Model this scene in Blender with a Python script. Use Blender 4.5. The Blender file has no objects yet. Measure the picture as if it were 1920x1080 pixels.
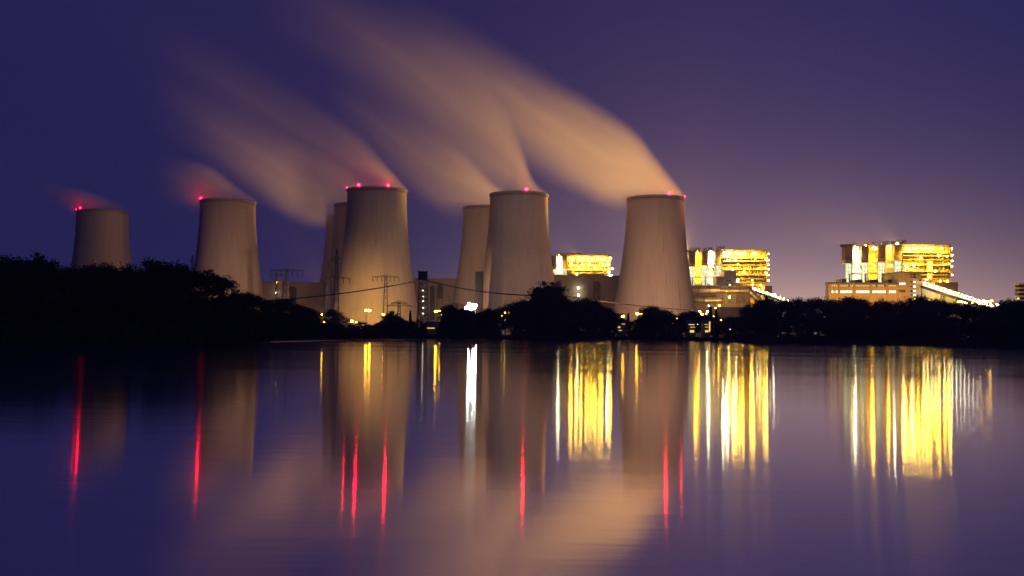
import bpy, math, random
from mathutils import Vector, Matrix
R = math.radians
C = bpy.context.scene.collection
sc = bpy.context.scene

# ------------------------------------------------------------------ camera
F_PX, HOR, HC = 1866.7, 626.0, 2.6           # focal length in photo pixels, horizon row, eye height
cam_d = bpy.data.cameras.new("camera")
cam = bpy.data.objects.new("camera", cam_d); C.objects.link(cam)
ROLL = R(0.75)                                # the photograph leans a little
cam.location = (0, 0, HC); cam.rotation_euler = (R(90), -ROLL, 0)
cam_d.sensor_width = 36.0; cam_d.lens = 35.0
cam_d.shift_y = (HOR - 540.0) / 1920.0
cam_d.clip_start = 0.1; cam_d.clip_end = 30000
sc.camera = cam

# ------------------------------------------------------------------ render, exposure
sc.render.engine = 'CYCLES'
sc.view_settings.view_transform = 'Standard'
sc.view_settings.look = 'None'
sc.view_settings.exposure = 0.0
sc.view_settings.gamma = 1.0
sc.cycles.use_denoising = True
try:
    sc.cycles.denoiser = 'OPENIMAGEDENOISE'
except Exception:
    pass
sc.cycles.max_bounces = 6
sc.cycles.diffuse_bounces = 2
sc.cycles.glossy_bounces = 3
sc.cycles.transmission_bounces = 2
sc.cycles.volume_bounces = 2
sc.cycles.caustics_reflective = False
sc.cycles.caustics_refractive = False
sc.cycles.sample_clamp_indirect = 12.0
sc.cycles.use_light_tree = True

# ------------------------------------------------------------------ sky: the last dusk plus the town and plant light in the air
SUN_EL, SUN_AZ = R(-5.0), R(100.0)
w = bpy.data.worlds.new("World"); sc.world = w; w.use_nodes = True
nt = w.node_tree; nt.nodes.clear()
def N(t, typ, **kw):
    n = t.nodes.new(typ)
    for k, v in kw.items():
        setattr(n, k, v)
    return n
def math_n(t, op, a, b=None, c=None, clamp=False):
    n = t.nodes.new('ShaderNodeMath'); n.operation = op; n.use_clamp = clamp
    for i, v in enumerate((a, b, c)):
        if v is None: continue
        if hasattr(v, 'is_output'): t.links.new(v, n.inputs[i])
        else: n.inputs[i].default_value = v
    return n.outputs[0]
def vmul(t, col, fac):
    n = t.nodes.new('ShaderNodeVectorMath'); n.operation = 'SCALE'
    if hasattr(col, 'is_output'): t.links.new(col, n.inputs[0])
    else: n.inputs[0].default_value = col
    if hasattr(fac, 'is_output'): t.links.new(fac, n.inputs['Scale'])
    else: n.inputs['Scale'].default_value = fac
    return n.outputs[0]
def vadd(t, a, b):
    n = t.nodes.new('ShaderNodeVectorMath'); n.operation = 'ADD'
    for i, v in enumerate((a, b)):
        if hasattr(v, 'is_output'): t.links.new(v, n.inputs[i])
        else: n.inputs[i].default_value = v
    return n.outputs[0]
tc = N(nt, 'ShaderNodeTexCoord')
sx = N(nt, 'ShaderNodeSeparateXYZ'); nt.links.new(tc.outputs['Generated'], sx.inputs[0])
az = math_n(nt, 'ARCTAN2', sx.outputs[0], sx.outputs[1])
el = math_n(nt, 'MAXIMUM', math_n(nt, 'ARCSINE', sx.outputs[2]), 0.0)
sky = N(nt, 'ShaderNodeTexSky', sky_type='NISHITA', sun_disc=False, sun_elevation=SUN_EL, sun_rotation=SUN_AZ)
def falloff(el_w, az_c=None, az_w=1.0):
    e = math_n(nt, 'EXPONENT', math_n(nt, 'MULTIPLY', el, -1.0 / el_w))
    if az_c is None: return e
    d = math_n(nt, 'DIVIDE', math_n(nt, 'SUBTRACT', az, az_c), az_w)
    g = math_n(nt, 'EXPONENT', math_n(nt, 'MULTIPLY', math_n(nt, 'MULTIPLY', d, d), -1.0))
    return math_n(nt, 'MULTIPLY', e, g)
col = vmul(nt, sky.outputs[0], 0.06)
col = vadd(nt, col, (0.0055, 0.0075, 0.074))
col = vadd(nt, col, vmul(nt, (0.012, 0.009, 0.020), falloff(0.30)))
col = vadd(nt, col, vmul(nt, (0.070, 0.045, 0.110), falloff(0.20, R(16), R(15.5))))
col = vadd(nt, col, vmul(nt, (1.12, 0.69, 0.37), falloff(0.055, R(16.5), R(15))))
bg = N(nt, 'ShaderNodeBackground'); bg.inputs[1].default_value = 1.0
nt.links.new(col, bg.inputs[0])
wo = N(nt, 'ShaderNodeOutputWorld'); nt.links.new(bg.outputs[0], wo.inputs[0])

sun_d = bpy.data.lights.new("sun", 'SUN'); sun_d.energy = 0.03; sun_d.angle = R(10); sun_d.color = (1.0, 0.8, 0.65)
sun = bpy.data.objects.new("sun", sun_d); C.objects.link(sun)
sun.rotation_euler = (R(80), 0, R(60))

# ------------------------------------------------------------------ helpers
def unroll(x, y):
    u, v = x-960.0, HOR-y
    return u*math.cos(ROLL)-v*math.sin(ROLL), u*math.sin(ROLL)+v*math.cos(ROLL)
def P(x, y, Y):
    """the place at distance Y that the photo shows at pixel x, y"""
    u, v = unroll(x, y)
    return Vector((u/F_PX*Y, Y, HC + v/F_PX*Y))
def hor(x): return HOR+(x-960.0)*math.tan(ROLL)

class MB:
    def __init__(s): s.v = []; s.f = []
    def face(s, pts):
        n = len(s.v); s.v += [tuple(p) for p in pts]; s.f.append(tuple(range(n, n + len(pts))))
    def box(s, x0, y0, z0, x1, y1, z1):
        n = len(s.v)
        s.v += [(x0,y0,z0),(x1,y0,z0),(x1,y1,z0),(x0,y1,z0),(x0,y0,z1),(x1,y0,z1),(x1,y1,z1),(x0,y1,z1)]
        s.f += [(n,n+3,n+2,n+1),(n+4,n+5,n+6,n+7),(n,n+1,n+5,n+4),(n+1,n+2,n+6,n+5),(n+2,n+3,n+7,n+6),(n+3,n,n+4,n+7)]
        return s
    def tube(s, a, b, r0, r1=None, n=8, cap=True):
        a = Vector(a); b = Vector(b); r1 = r0 if r1 is None else r1
        d = (b - a)
        if d.length < 1e-6: return s
        d.normalize()
        u = d.orthogonal().normalized() if abs(d.z) < 0.999 else Vector((1,0,0))
        v = d.cross(u)
        k = len(s.v)
        for p, r in ((a, r0), (b, r1)):
            for i in range(n):
                t = 2*math.pi*i/n
                s.v.append(tuple(p + u*(r*math.cos(t)) + v*(r*math.sin(t))))
        for i in range(n):
            j = (i+1) % n
            s.f.append((k+i, k+j, k+n+j, k+n+i))
        if cap:
            s.f.append(tuple(k+n-1-i for i in range(n))); s.f.append(tuple(k+n+i for i in range(n)))
        return s
    def beam(s, a, b, t):
        return s.tube(a, b, t*0.7, t*0.7, 4)
    def sphere(s, c, r, n=8, m=6, sz=1.0):
        k = len(s.v)
        s.v.append((c[0], c[1], c[2]+r*sz))
        for i in range(1, m):
            ph = math.pi*i/m
            for j in range(n):
                t = 2*math.pi*j/n
                s.v.append((c[0]+r*math.sin(ph)*math.cos(t), c[1]+r*math.sin(ph)*math.sin(t), c[2]+r*sz*math.cos(ph)))
        s.v.append((c[0], c[1], c[2]-r*sz)); e = len(s.v)-1
        for j in range(n):
            jj = (j+1) % n
            s.f.append((k, k+1+j, k+1+jj))
            for i in range(m-2):
                a = k+1+i*n
                s.f.append((a+j, a+n+j, a+n+jj, a+jj))
            a = k+1+(m-2)*n
            s.f.append((a+j, e, a+jj))
        return s
    def lathe(s, prof, c=(0,0,0), n=64):
        k = len(s.v)
        for r, z in prof:
            for j in range(n):
                t = 2*math.pi*j/n
                s.v.append((c[0]+r*math.cos(t), c[1]+r*math.sin(t), c[2]+z))
        for i in range(len(prof)-1):
            for j in range(n):
                jj = (j+1) % n
                s.f.append((k+i*n+j, k+i*n+jj, k+(i+1)*n+jj, k+(i+1)*n+j))
        return s
    def build(s, name, mat, parent=None, smooth=False, label=None):
        off = Vector((0,0,0))
        if parent is not None:
            off = parent['_w'] if False else WORLD[parent.name]
        me = bpy.data.meshes.new(name)
        ox, oy, oz = off
        me.from_pydata([(x-ox, y-oy, z-oz) for x, y, z in s.v], [], s.f)
        if smooth:
            me.polygons.foreach_set('use_smooth', [True]*len(me.polygons))
        if mat is not None: me.materials.append(mat)
        me.update()
        o = bpy.data.objects.new(name, me); C.objects.link(o)
        if parent is not None: o.parent = parent
        WORLD[o.name] = off
        if label: o['label'] = label
        return o
WORLD = {}
def thing(name, label, cat, loc, group=None):
    o = bpy.data.objects.new(name, None); C.objects.link(o)
    o.empty_display_size = 1.0
    o.location = loc; o['label'] = label; o['category'] = cat
    if group: o['group'] = group
    WORLD[o.name] = Vector(loc)
    return o
def tag(o, label, cat, group=None, kind=None):
    if label: o['label'] = label
    if cat: o['category'] = cat
    if group: o['group'] = group
    if kind: o['kind'] = kind
    return o

def interp(tab, x):
    if x <= tab[0][0]: return tab[0][1:] if len(tab[0]) > 2 else tab[0][1]
    for a, b in zip(tab, tab[1:]):
        if x <= b[0]:
            k = (x-a[0]) / (b[0]-a[0])
            if len(a) > 2: return tuple(p+(q-p)*k for p, q in zip(a[1:], b[1:]))
            return a[1] + (b[1]-a[1])*k
    return tab[-1][1:] if len(tab[-1]) > 2 else tab[-1][1]
SHORE = [(-3000,642),(0,642.6),(240,643.2),(470,643.4),(492,642.8),(503,637.4),(560,636.6),(700,636.0),(960,636.4),(1100,638),(1300,640),
         (1500,643),(1650,645),(1760,647),(1830,649.5),(1920,651),(2400,653),(5000,653)]
def shore_Y(x):
    rnd = math.sin(x*.11)*.12 + math.sin(x*.031+1)*.15
    return HC*F_PX/(interp(SHORE, x)+rnd-hor(min(max(x, -700), 2600)))
# ------------------------------------------------------------------ materials
def pmat(name, base, rough=0.7, metal=0.0, var=0.25, scale=0.2, stretch=(1,1,1), spec=0.3):
    m = bpy.data.materials.new(name); m.use_nodes = True
    t = m.node_tree; b = t.nodes['Principled BSDF']
    b.inputs['Roughness'].default_value = rough; b.inputs['Metallic'].default_value = metal
    b.inputs['Specular IOR Level'].default_value = spec
    tcn = N(t, 'ShaderNodeTexCoord'); mp = N(t, 'ShaderNodeMapping')
    mp.inputs['Scale'].default_value = stretch
    t.links.new(tcn.outputs['Object'], mp.inputs[0])
    no = N(t, 'ShaderNodeTexNoise'); no.inputs['Scale'].default_value = scale; no.inputs['Detail'].default_value = 6
    t.links.new(mp.outputs[0], no.inputs[0])
    mx = N(t, 'ShaderNodeMix', data_type='RGBA')
    t.links.new(no.outputs[0], mx.inputs[0])
    mx.inputs[6].default_value = (*[c*(1-var) for c in base], 1)
    mx.inputs[7].default_value = (*[min(1, c*(1+var)) for c in base], 1)
    t.links.new(mx.outputs[2], b.inputs['Base Color'])
    return m
def emat(name, colr, strength):
    m = bpy.data.materials.new(name); m.use_nodes = True
    t = m.node_tree; t.nodes.clear()
    e = N(t, 'ShaderNodeEmission'); e.inputs[0].default_value = (*colr, 1); e.inputs[1].default_value = strength
    o = N(t, 'ShaderNodeOutputMaterial'); t.links.new(e.outputs[0], o.inputs[0])
    return m
def cladding(name, base, pw=3.0, ph=6.0, gap=0.02, dark=0.6):
    """metal wall panels with seams"""
    m = pmat(name, base, 0.55, 0.0, 0.14, 0.15, (1,1,0.3))
    t = m.node_tree; b = t.nodes['Principled BSDF']
    src = b.inputs['Base Color'].links[0].from_socket
    tcn = N(t, 'ShaderNodeTexCoord'); sp = N(t, 'ShaderNodeSeparateXYZ'); t.links.new(tcn.outputs['Object'], sp.inputs[0])
    cmb = N(t, 'ShaderNodeCombineXYZ'); 
    t.links.new(math_n(t, 'ADD', sp.outputs[0], sp.outputs[1]), cmb.inputs[0]); t.links.new(sp.outputs[2], cmb.inputs[1])
    br = N(t, 'ShaderNodeTexBrick'); br.offset = 0.0
    br.inputs['Scale'].default_value = 1.0; br.inputs['Brick Width'].default_value = pw; br.inputs['Row Height'].default_value = ph
    br.inputs['Mortar Size'].default_value = gap*pw
    br.inputs['Color1'].default_value = (1,1,1,1); br.inputs['Color2'].default_value = (.86,.86,.86,1); br.inputs['Mortar'].default_value = (dark,dark,dark,1)
    t.links.new(cmb.outputs[0], br.inputs[0])
    mx = N(t, 'ShaderNodeMix', data_type='RGBA', blend_type='MULTIPLY'); mx.inputs[0].default_value = 1.0
    t.links.new(src, mx.inputs[6]); t.links.new(br.outputs[0], mx.inputs[7])
    t.links.new(mx.outputs[2], b.inputs['Base Color'])
    return m

SODIUM, AMBER, WHITE, RED = (1.0, 0.52, 0.025), (1.0, 0.57, 0.05), (1.0, 0.92, 0.58), (1.0, 0.002, 0.022)
M = dict(
    steel=pmat('steel', (.16,.14,.12), .5, .3, .3, .5),
    dark_steel=pmat('dark_steel', (.05,.05,.055), .6, .2, .3, .5),
    yellow_steel=pmat('painted_steel', (.55,.42,.20), .5, .1, .2, .5),
    cream=cladding('cream_cladding', (.68,.62,.50), 3.0, 7.0),
    yellow=cladding('yellow_cladding', (.72,.52,.16), 3.0, 7.0),
    grey=cladding('grey_cladding', (.22,.155,.095), 2.5, 14.0, .03),
    hall=cladding('hall_panels', (.25,.20,.17), 6.0, 9.0, .012, .75),
    brick=cladding('tan_brick', (.46,.34,.20), 3.0, 1.6, .02, .85),
    dark=pmat('dark_opening', (.02,.02,.022), .5),
    glass=pmat('dark_glass', (.015,.016,.02), .12, 0, .2, .5, spec=.6),
    win=emat('lit_window', (1.0,.90,.56), 3.2),
    win_dim=emat('lit_window_amber', (1.0,.62,.16), 1.1),
    glaz=emat('lit_glazing', (.92,.92,.52), 1.5),
    pipe=pmat('duct_metal', (.42,.37,.29), .38, .55, .15, .2, (1,1,.2)),
    sodium=emat('sodium_lamp', SODIUM, 90), amber=emat('amber_lamp', AMBER, 75),
    white=emat('white_lamp', WHITE, 80), flood=emat('flood_lamp', (.86,1.0,.93), 330), red=emat('red_beacon', RED, 200), dim_amber=emat('small_amber_lamp', AMBER, 16), dim_white=emat('small_white_lamp', WHITE, 14),
    work_amber=emat('work_lamp_amber', AMBER, 190), work_white=emat('work_lamp_white', WHITE, 170), work_sodium=emat('work_lamp_sodium', SODIUM, 190),
    bark=pmat('bark', (.05,.04,.03), .9, 0, .3, 2),
    leaf=pmat('leaf', (.045,.055,.035), .8, 0, .5, .35),
    ground=pmat('soil_and_grass', (.030,.032,.018), .95, 0, .4, .05),
    asphalt=pmat('asphalt', (.05,.05,.05), .9, 0, .2, .5),
    cable=pmat('cable', (.03,.03,.03), .7),
)
# tower concrete: shuttering rings, rain streaks
m = pmat('tower_concrete', (.44,.385,.33), .85, 0, .10, .03, (1,1,.25), .1); M['concrete'] = m
t = m.node_tree; b = t.nodes['Principled BSDF']; src = b.inputs['Base Color'].links[0].from_socket
tcn = N(t, 'ShaderNodeTexCoord'); mp = N(t, 'ShaderNodeMapping'); mp.inputs['Scale'].default_value = (1,1,.03)
t.links.new(tcn.outputs['Object'], mp.inputs[0])
no = N(t, 'ShaderNodeTexNoise'); no.inputs['Scale'].default_value = .35; no.inputs['Detail'].default_value = 4; t.links.new(mp.outputs[0], no.inputs[0])
rp = N(t, 'ShaderNodeValToRGB'); rp.color_ramp.elements[0].position = .33; rp.color_ramp.elements[0].color = (.70,.68,.66,1)
rp.color_ramp.elements[1].position = .55; rp.color_ramp.elements[1].color = (1,1,1,1)
t.links.new(no.outputs[0], rp.inputs[0])
mx = N(t, 'ShaderNodeMix', data_type='RGBA', blend_type='MULTIPLY'); mx.inputs[0].default_value = .34
t.links.new(src, mx.inputs[6]); t.links.new(rp.outputs[0], mx.inputs[7]); t.links.new(mx.outputs[2], b.inputs['Base Color'])
wv = N(t, 'ShaderNodeTexWave', wave_type='BANDS', bands_direction='Z'); wv.inputs['Scale'].default_value = .18; wv.inputs['Distortion'].default_value = .6; wv.inputs['Detail'].default_value = 3
t.links.new(tcn.outputs['Object'], wv.inputs[0])
m3 = N(t, 'ShaderNodeMix', data_type='RGBA', blend_type='MULTIPLY'); m3.inputs[0].default_value = .10
t.links.new(mx.outputs[2], m3.inputs[6]); t.links.new(wv.outputs[0], m3.inputs[7]); t.links.new(m3.outputs[2], b.inputs['Base Color'])
M['rim'] = pmat('rim_concrete', (.34,.29,.25), .9)
M['ladder'] = pmat('ladder_steel', (.24,.20,.17), .7)

WAVE_T = (1.0, 0.0)      # the ripples run towards the shore
# water: long, low, barely moving ripples
m = bpy.data.materials.new('lake_water'); m.use_nodes = True; M['water'] = m
t = m.node_tree; t.nodes.clear()
tcn = N(t, 'ShaderNodeTexCoord'); mp = N(t, 'ShaderNodeMapping'); mp.inputs['Scale'].default_value = (.0035, .03, 1)
t.links.new(tcn.outputs['Object'], mp.inputs[0])
no = N(t, 'ShaderNodeTexNoise'); no.inputs['Scale'].default_value = 1.0; no.inputs['Detail'].default_value = 5; t.links.new(mp.outputs[0], no.inputs[0])
mr = N(t, 'ShaderNodeMapRange'); mr.inputs['From Min'].default_value = .35; mr.inputs['From Max'].default_value = .70
mr.inputs['To Min'].default_value = .070; mr.inputs['To Max'].default_value = .112; t.links.new(no.outputs[0], mr.inputs[0])
# the wind ruffles a narrow belt along the far bank
sp = N(t, 'ShaderNodeSeparateXYZ'); t.links.new(tcn.outputs['Object'], sp.inputs[0])
def shore_tab():
    rows = []
    for px_ in (0, 240, 420, 490, 503, 700, 960, 1100, 1300, 1500, 1650, 1760, 1920):
        Ys = shore_Y(px_); rows.append(((px_-960)/F_PX*Ys, Ys))
    return sorted(rows)
belt = N(t, 'ShaderNodeFloatCurve'); cu = belt.mapping.curves[0]; tb = shore_tab()
while len(cu.points) < len(tb): cu.points.new(.5, .5)
for p_, (X_, Y_) in zip(cu.points, tb): p_.location = ((X_+160)/400, Y_/600); p_.handle_type = 'VECTOR'
belt.mapping.update()
t.links.new(math_n(t, 'MULTIPLY', math_n(t, 'ADD', sp.outputs[0], 160.0), 1/400, clamp=True), belt.inputs['Value'])
gap = math_n(t, 'SUBTRACT', math_n(t, 'MULTIPLY', belt.outputs[0], 600.0), sp.outputs[1])
bm = N(t, 'ShaderNodeMapRange', interpolation_type='SMOOTHSTEP'); t.links.new(gap, bm.inputs[0])
bm.inputs['From Min'].default_value = 62; bm.inputs['From Max'].default_value = 30; bm.inputs['To Min'].default_value = 0; bm.inputs['To Max'].default_value = .115
ro = math_n(t, 'ADD', mr.outputs[0], bm.outputs[0])
gl = N(t, 'ShaderNodeBsdfAnisotropic', distribution='BECKMANN'); gl.inputs['Anisotropy'].default_value = .45
tg = N(t, 'ShaderNodeCombineXYZ'); tg.inputs[0].default_value = WAVE_T[0]; tg.inputs[1].default_value = WAVE_T[1]; t.links.new(tg.outputs[0], gl.inputs['Tangent']); t.links.new(ro, gl.inputs['Roughness'])
lw = N(t, 'ShaderNodeLayerWeight'); lw.inputs[0].default_value = .35
cr = N(t, 'ShaderNodeMix', data_type='RGBA'); t.links.new(lw.outputs['Facing'], cr.inputs[0])
cr.inputs[6].default_value = (.76,.70,.68,1); cr.inputs[7].default_value = (.97,.96,.96,1); t.links.new(cr.outputs[2], gl.inputs['Color'])
df = N(t, 'ShaderNodeBsdfDiffuse'); df.inputs[0].default_value = (.004,.005,.010,1)
g2 = N(t, 'ShaderNodeBsdfAnisotropic', distribution='BECKMANN'); g2.inputs['Anisotropy'].default_value = .5
t.links.new(tg.outputs[0], g2.inputs['Tangent']); t.links.new(cr.outputs[2], g2.inputs['Color'])
t.links.new(math_n(t, 'ADD', ro, .075), g2.inputs['Roughness'])
m4 = N(t, 'ShaderNodeMapping'); m4.inputs['Scale'].default_value = (.10, .75, 1); t.links.new(tcn.outputs['Object'], m4.inputs[0])
n4 = N(t, 'ShaderNodeTexNoise'); n4.inputs['Scale'].default_value = 1.0; n4.inputs['Detail'].default_value = 3; t.links.new(m4.outputs[0], n4.inputs[0])
bp = N(t, 'ShaderNodeBump'); bp.inputs['Strength'].default_value = 1.0; bp.inputs['Distance'].default_value = .0042; t.links.new(n4.outputs[0], bp.inputs['Height'])
t.links.new(bp.outputs[0], gl.inputs['Normal']); t.links.new(bp.outputs[0], g2.inputs['Normal'])
mg = N(t, 'ShaderNodeMixShader'); mg.inputs[0].default_value = .08
t.links.new(gl.outputs[0], mg.inputs[1]); t.links.new(g2.outputs[0], mg.inputs[2])
ad = N(t, 'ShaderNodeAddShader'); t.links.new(mg.outputs[0], ad.inputs[0]); t.links.new(df.outputs[0], ad.inputs[1])
ou = N(t, 'ShaderNodeOutputMaterial'); t.links.new(ad.outputs[0], ou.inputs[0])

# ------------------------------------------------------------------ land and water
GZ = 2.2
mb = MB()
mb.face([(-4500,-300,0),(4500,-300,0),(4500,1500,0),(-4500,1500,0)])
tag(mb.build('lake_water', M['water']), None, None, kind='structure')
xs = list(range(-2600, 0, 130)) + list(range(0, 1921, 6)) + list(range(1930, 4600, 130))
offs = [(-2.5,-.6),(0,0.02),(1.5,.45),(4,.9),(12,1.6),(40,GZ),(130,GZ)]
mb = MB(); rows = []
for x in xs:
    Y0 = shore_Y(x); colm = []
    for d, z in offs: colm.append(((x-960)/F_PX*(Y0+d), Y0+d, z))
    for Y in (700, 820, 950, 1200, 1800, 2500): colm.append(((x-960)/F_PX*Y, Y, GZ))
    rows.append(colm)
nv = len(rows[0])
for c in rows: mb.v += c
for i in range(len(rows)-1):
    for j in range(nv-1):
        a = i*nv+j; mb.f.append((a, a+nv, a+nv+1, a+1))
tag(mb.build('ground', M['ground'], smooth=True), None, None, kind='structure')

# ------------------------------------------------------------------ cooling towers
TH, TR, TK = 118.0, 24.0, 1.18e-4
def tower_r(z):
    tt = TH - z
    return TR*math.sqrt(1+TK*tt*tt)
def tower(cx, top, beacons, label, ladders=()):
    u, v = unroll(cx, top); Y = (TH-HC)*F_PX/v; X = u/F_PX*Y
    o = thing('cooling_tower', label, 'cooling tower', (X, Y, 0), 'concrete cooling towers of the power station')
    prof = [(tower_r(z), z) for z in [0,4,8,14,20,27,34,42,50,58,66,74,82,90,98,104,110,114,116.2]]
    prof += [(tower_r(116.2)-1.2, 116.21), (tower_r(108)-1.2, 108), (tower_r(90)-1.1, 90), (tower_r(60)-1.1, 60)]
    MB().lathe(prof, (X,Y,0), 96).build('shell', M['concrete'], o, True)
    rr = tower_r(117)
    MB().lathe([(rr+.02,116.2),(rr+.7,116.25),(rr+.7,117.6),(rr+.45,118),(rr-1.0,118),(rr-1.0,116.25)], (X,Y,0), 96).build('rim', M['rim'], o)
    for a in ladders:            # caged ladder, follows the flank
        lm = MB()
        zz = ladders[a]
        th = math.asin(a)
        pts = []
        z = zz[0]
        while z <= zz[1]:
            r = tower_r(z)+.35; pts.append((X+r*math.sin(th), Y-r*math.cos(th), z)); z += 5
        for p, q in zip(pts, pts[1:]): lm.beam(p, q, .35)
        lm.build('ladder', M['ladder'], o)
    for a in beacons:
        th = math.asin(a); r = rr+.3
        c = (X+r*math.sin(th), Y-r*math.cos(th), 119.2)
        wl = MB().tube((c[0],c[1],117.7), (c[0],c[1],118.6), .3).build('warning_light', M['dark_steel'], o)
        MB().sphere(c, (.40 if abs(a) > .9 else .86) if cx > 500 else (.30 if abs(a) > .9 else .56), 10, 8).build('bulb', M['red'], wl)
    return X, Y
T = {}
T['1'] = tower(192.5, 397, (-.555,-.97), 'smallest cooling tower, alone above the wooded shore at the far left')
T['2'] = tower(427.5, 378, (-.83,-.95), 'cooling tower with one red light at its rim, rising behind the open branched shore trees')
T['3c'] = tower(657, 408, (), 'cooling tower mostly hidden, farthest and lowest of three overlapping towers left of the lattice tower')
T['3b'] = tower(677, 385, (), 'half hidden middle cooling tower of the three overlapping left of the lattice tower')
T['3'] = tower(707, 357, (-.97,-.48,.48), 'tallest and nearest cooling tower with three red lights along its rim', {.12:(70,82)})
T['4b'] = tower(918, 390, (), 'cooling tower half hidden behind the one above the white floodlight', {-.35:(36,58)})
T['4'] = tower(973, 365, (.24,), 'cooling tower with one red light, brown steam above, left of the smallest bright boiler house', {-.33:(64,72),-.3:(10,30)})
T['5'] = tower(1229.5, 372, (.33,.97), 'rightmost cooling tower, brightly lit, with the largest steam plume', {.12:(72,86),.16:(44,58),.50:(18,52)})

# ------------------------------------------------------------------ yard lamps, and added spots that brighten towers, fronts and steam
def spot(parent, loc, target, power, angle, color, radius=1.5, blend=1.0):
    d = bpy.data.lights.new('fill_beam', 'SPOT'); d.energy = power; d.spot_size = R(angle); d.spot_blend = blend
    d.color = color; d.shadow_soft_size = radius
    o = bpy.data.objects.new('fill_beam', d); C.objects.link(o)
    off = WORLD[parent.name]
    o.location = Vector(loc)-off; o.parent = parent
    o.rotation_euler = (Vector(target)-Vector(loc)).to_track_quat('-Z', 'Y').to_euler()
    return o

def plume_fill(parent, c, target, power, angle, color):  # added spot that lights the steam, with a plate before it
    c = Vector(c)+Vector((0,0,2.0)); y = c.y-3.0
    MB().box(c.x-7, y-.15, c.z-3.2, c.x+5, y+.15, c.z).build('added_shield', M['steel'], parent)  # added plate, keeps the beam off the water
    spot(parent, c, target, power, angle, color, .25)
def street_lamp(x, y, Y, mat, label, r=.92, post=True, group=None, cat='street lamp', name='street_lamp', heads=1, arm=0):
    c = P(x, y, Y)
    o = thing(name, label, cat, (c.x, c.y, GZ), group)
    if post:
        MB().tube((c.x,c.y,GZ-.3), (c.x,c.y,c.z+r*.6), .22, .13, 8).build('post', M['steel'], o)
    h = MB().lathe([(.12,r*1.15),(r*.9,r*.62),(r*.95,r*.45),(.1,r*.45)], c, 12).build('lamp_hood', M['steel'], o)
    MB().sphere(c, r, 10, 8, .8).build('bulb', M[mat], h)
    return o, c
YARD = 690.0
WARM, GOLD, BROWN = (1.0, .52, .28), (1.0, .52, .13), (1.0, .34, .09)
LG = 'sodium street lamps of the plant yard'
lamps = {}
def L(key, x, y, mat, label, **kw):
    Yy = kw.pop('Y', YARD) or shore_Y(x)+7
    lamps[key] = street_lamp(x, y, Yy, mat, label, **kw)
L('a', 603, 590, 'sodium', 'yellow street lamp, leftmost of the yard lamps, beside the foot of the overlapping towers', group=LG)
L('a2', 608, 604, 'amber', 'small low lamp just below the leftmost yard lamp', r=.4, group=LG)
L('b', 660, 602, 'sodium', 'bright yellow lamp low above the shrubs below the tall pylon', group=LG)
L('b2', 668, 604, 'amber', 'small lamp right beside the bright low lamp below the tall pylon', r=.5, group=LG)
L('c', 686.5, 582, 'sodium', 'tall street lamp, left one of the close pair before the nearest tower', group=LG)
L('c2', 693, 582, 'sodium', 'tall street lamp, right one of the close pair before the nearest tower', Y=715, group=LG)
L('d', 719, 590, 'sodium', 'yellow street lamp above the round bush below the flat pylon', group=LG)
L('e', 817.5, 583.5, 'sodium', 'tall street lamp close to the right side of the lattice tower', group=LG)
L('e2', 824.5, 583.5, 'sodium', 'street lamp of the pair right of the lattice tower, shorter and farther', Y=720, r=.7, group=LG)
L('e3', 829, 590, 'amber', 'small upper lamp right of the pair by the lattice tower', r=.5, group=LG)
L('e4', 829.5, 597, 'amber', 'small lower lamp right of the pair by the lattice tower', r=.4, group=LG)
L('e5', 812, 608, 'sodium', 'low yellow lamp at the foot of the lattice tower', Y=640, group=LG)
L('g', 941, 592, 'dim_amber', 'small amber lamp shining through the dark shrubs, upper left of a small group', Y=None, r=.18, group=LG)
L('g2', 947, 586, 'dim_amber', 'tallest amber lamp of the small group in the dark shrubs', Y=None, r=.35, group=LG)
L('g3', 954, 586, 'dim_amber', 'faint lamp at the right of the small group in the dark shrubs', Y=None, r=.16, group=LG)
L('g4', 947, 600, 'dim_white', 'small white lamp low in the dark shrubs', Y=None, r=.16, group=LG)
L('h', 1168, 593, 'sodium', 'street lamp in the gap between the dark trees before the rightmost tower', Y=640, group=LG)
L('h2', 1151, 605, 'sodium', 'small low lamp left of the lamp in the gap between trees', Y=640, r=.4, group=LG)
L('i', 1195, 588, 'sodium', 'left one of two lamps above the trees before the rightmost tower', group=LG)
L('i2', 1203, 588, 'sodium', 'right one of two lamps above the trees before the rightmost tower', r=.65, group=LG)
L('j', 1269.5, 597, 'dim_amber', 'lone small lamp among the trees below the right flank of the rightmost tower', Y=None, r=.18, group=LG)
L('k', 1316.5, 589, 'sodium', 'bright street lamp on a post left of the low pipe rack', group=LG)
L('k2', 1312, 584, 'white', 'small white lamp, left end of the row above the bright street lamp', r=.55, Y=720, group=LG)
L('k3', 1326.5, 584, 'white', 'small white lamp, right end of the row above the bright street lamp', r=.6, Y=720, group=LG)
L('k4', 1324, 588, 'amber', 'small amber lamp below the row of white lamps', r=.4, Y=720, group=LG)
L('l', 1338, 593, 'dim_white', 'small white lamp between dark conifers right of the bright street lamp', Y=None, r=.26, group=LG)
L('m', 1352, 600, 'dim_amber', 'round amber lamp alone in the dark trees', Y=None, r=.36, group=LG)
L('n', 1308.5, 608, 'dim_white', 'small pale lamp between the two lit house fronts', Y=None, r=.16, group=LG)
L('o', 1369, 617.5, 'dim_white', 'tiny white lamp by the parked vehicles near the shore', Y=None, r=.16, group=LG)

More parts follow.
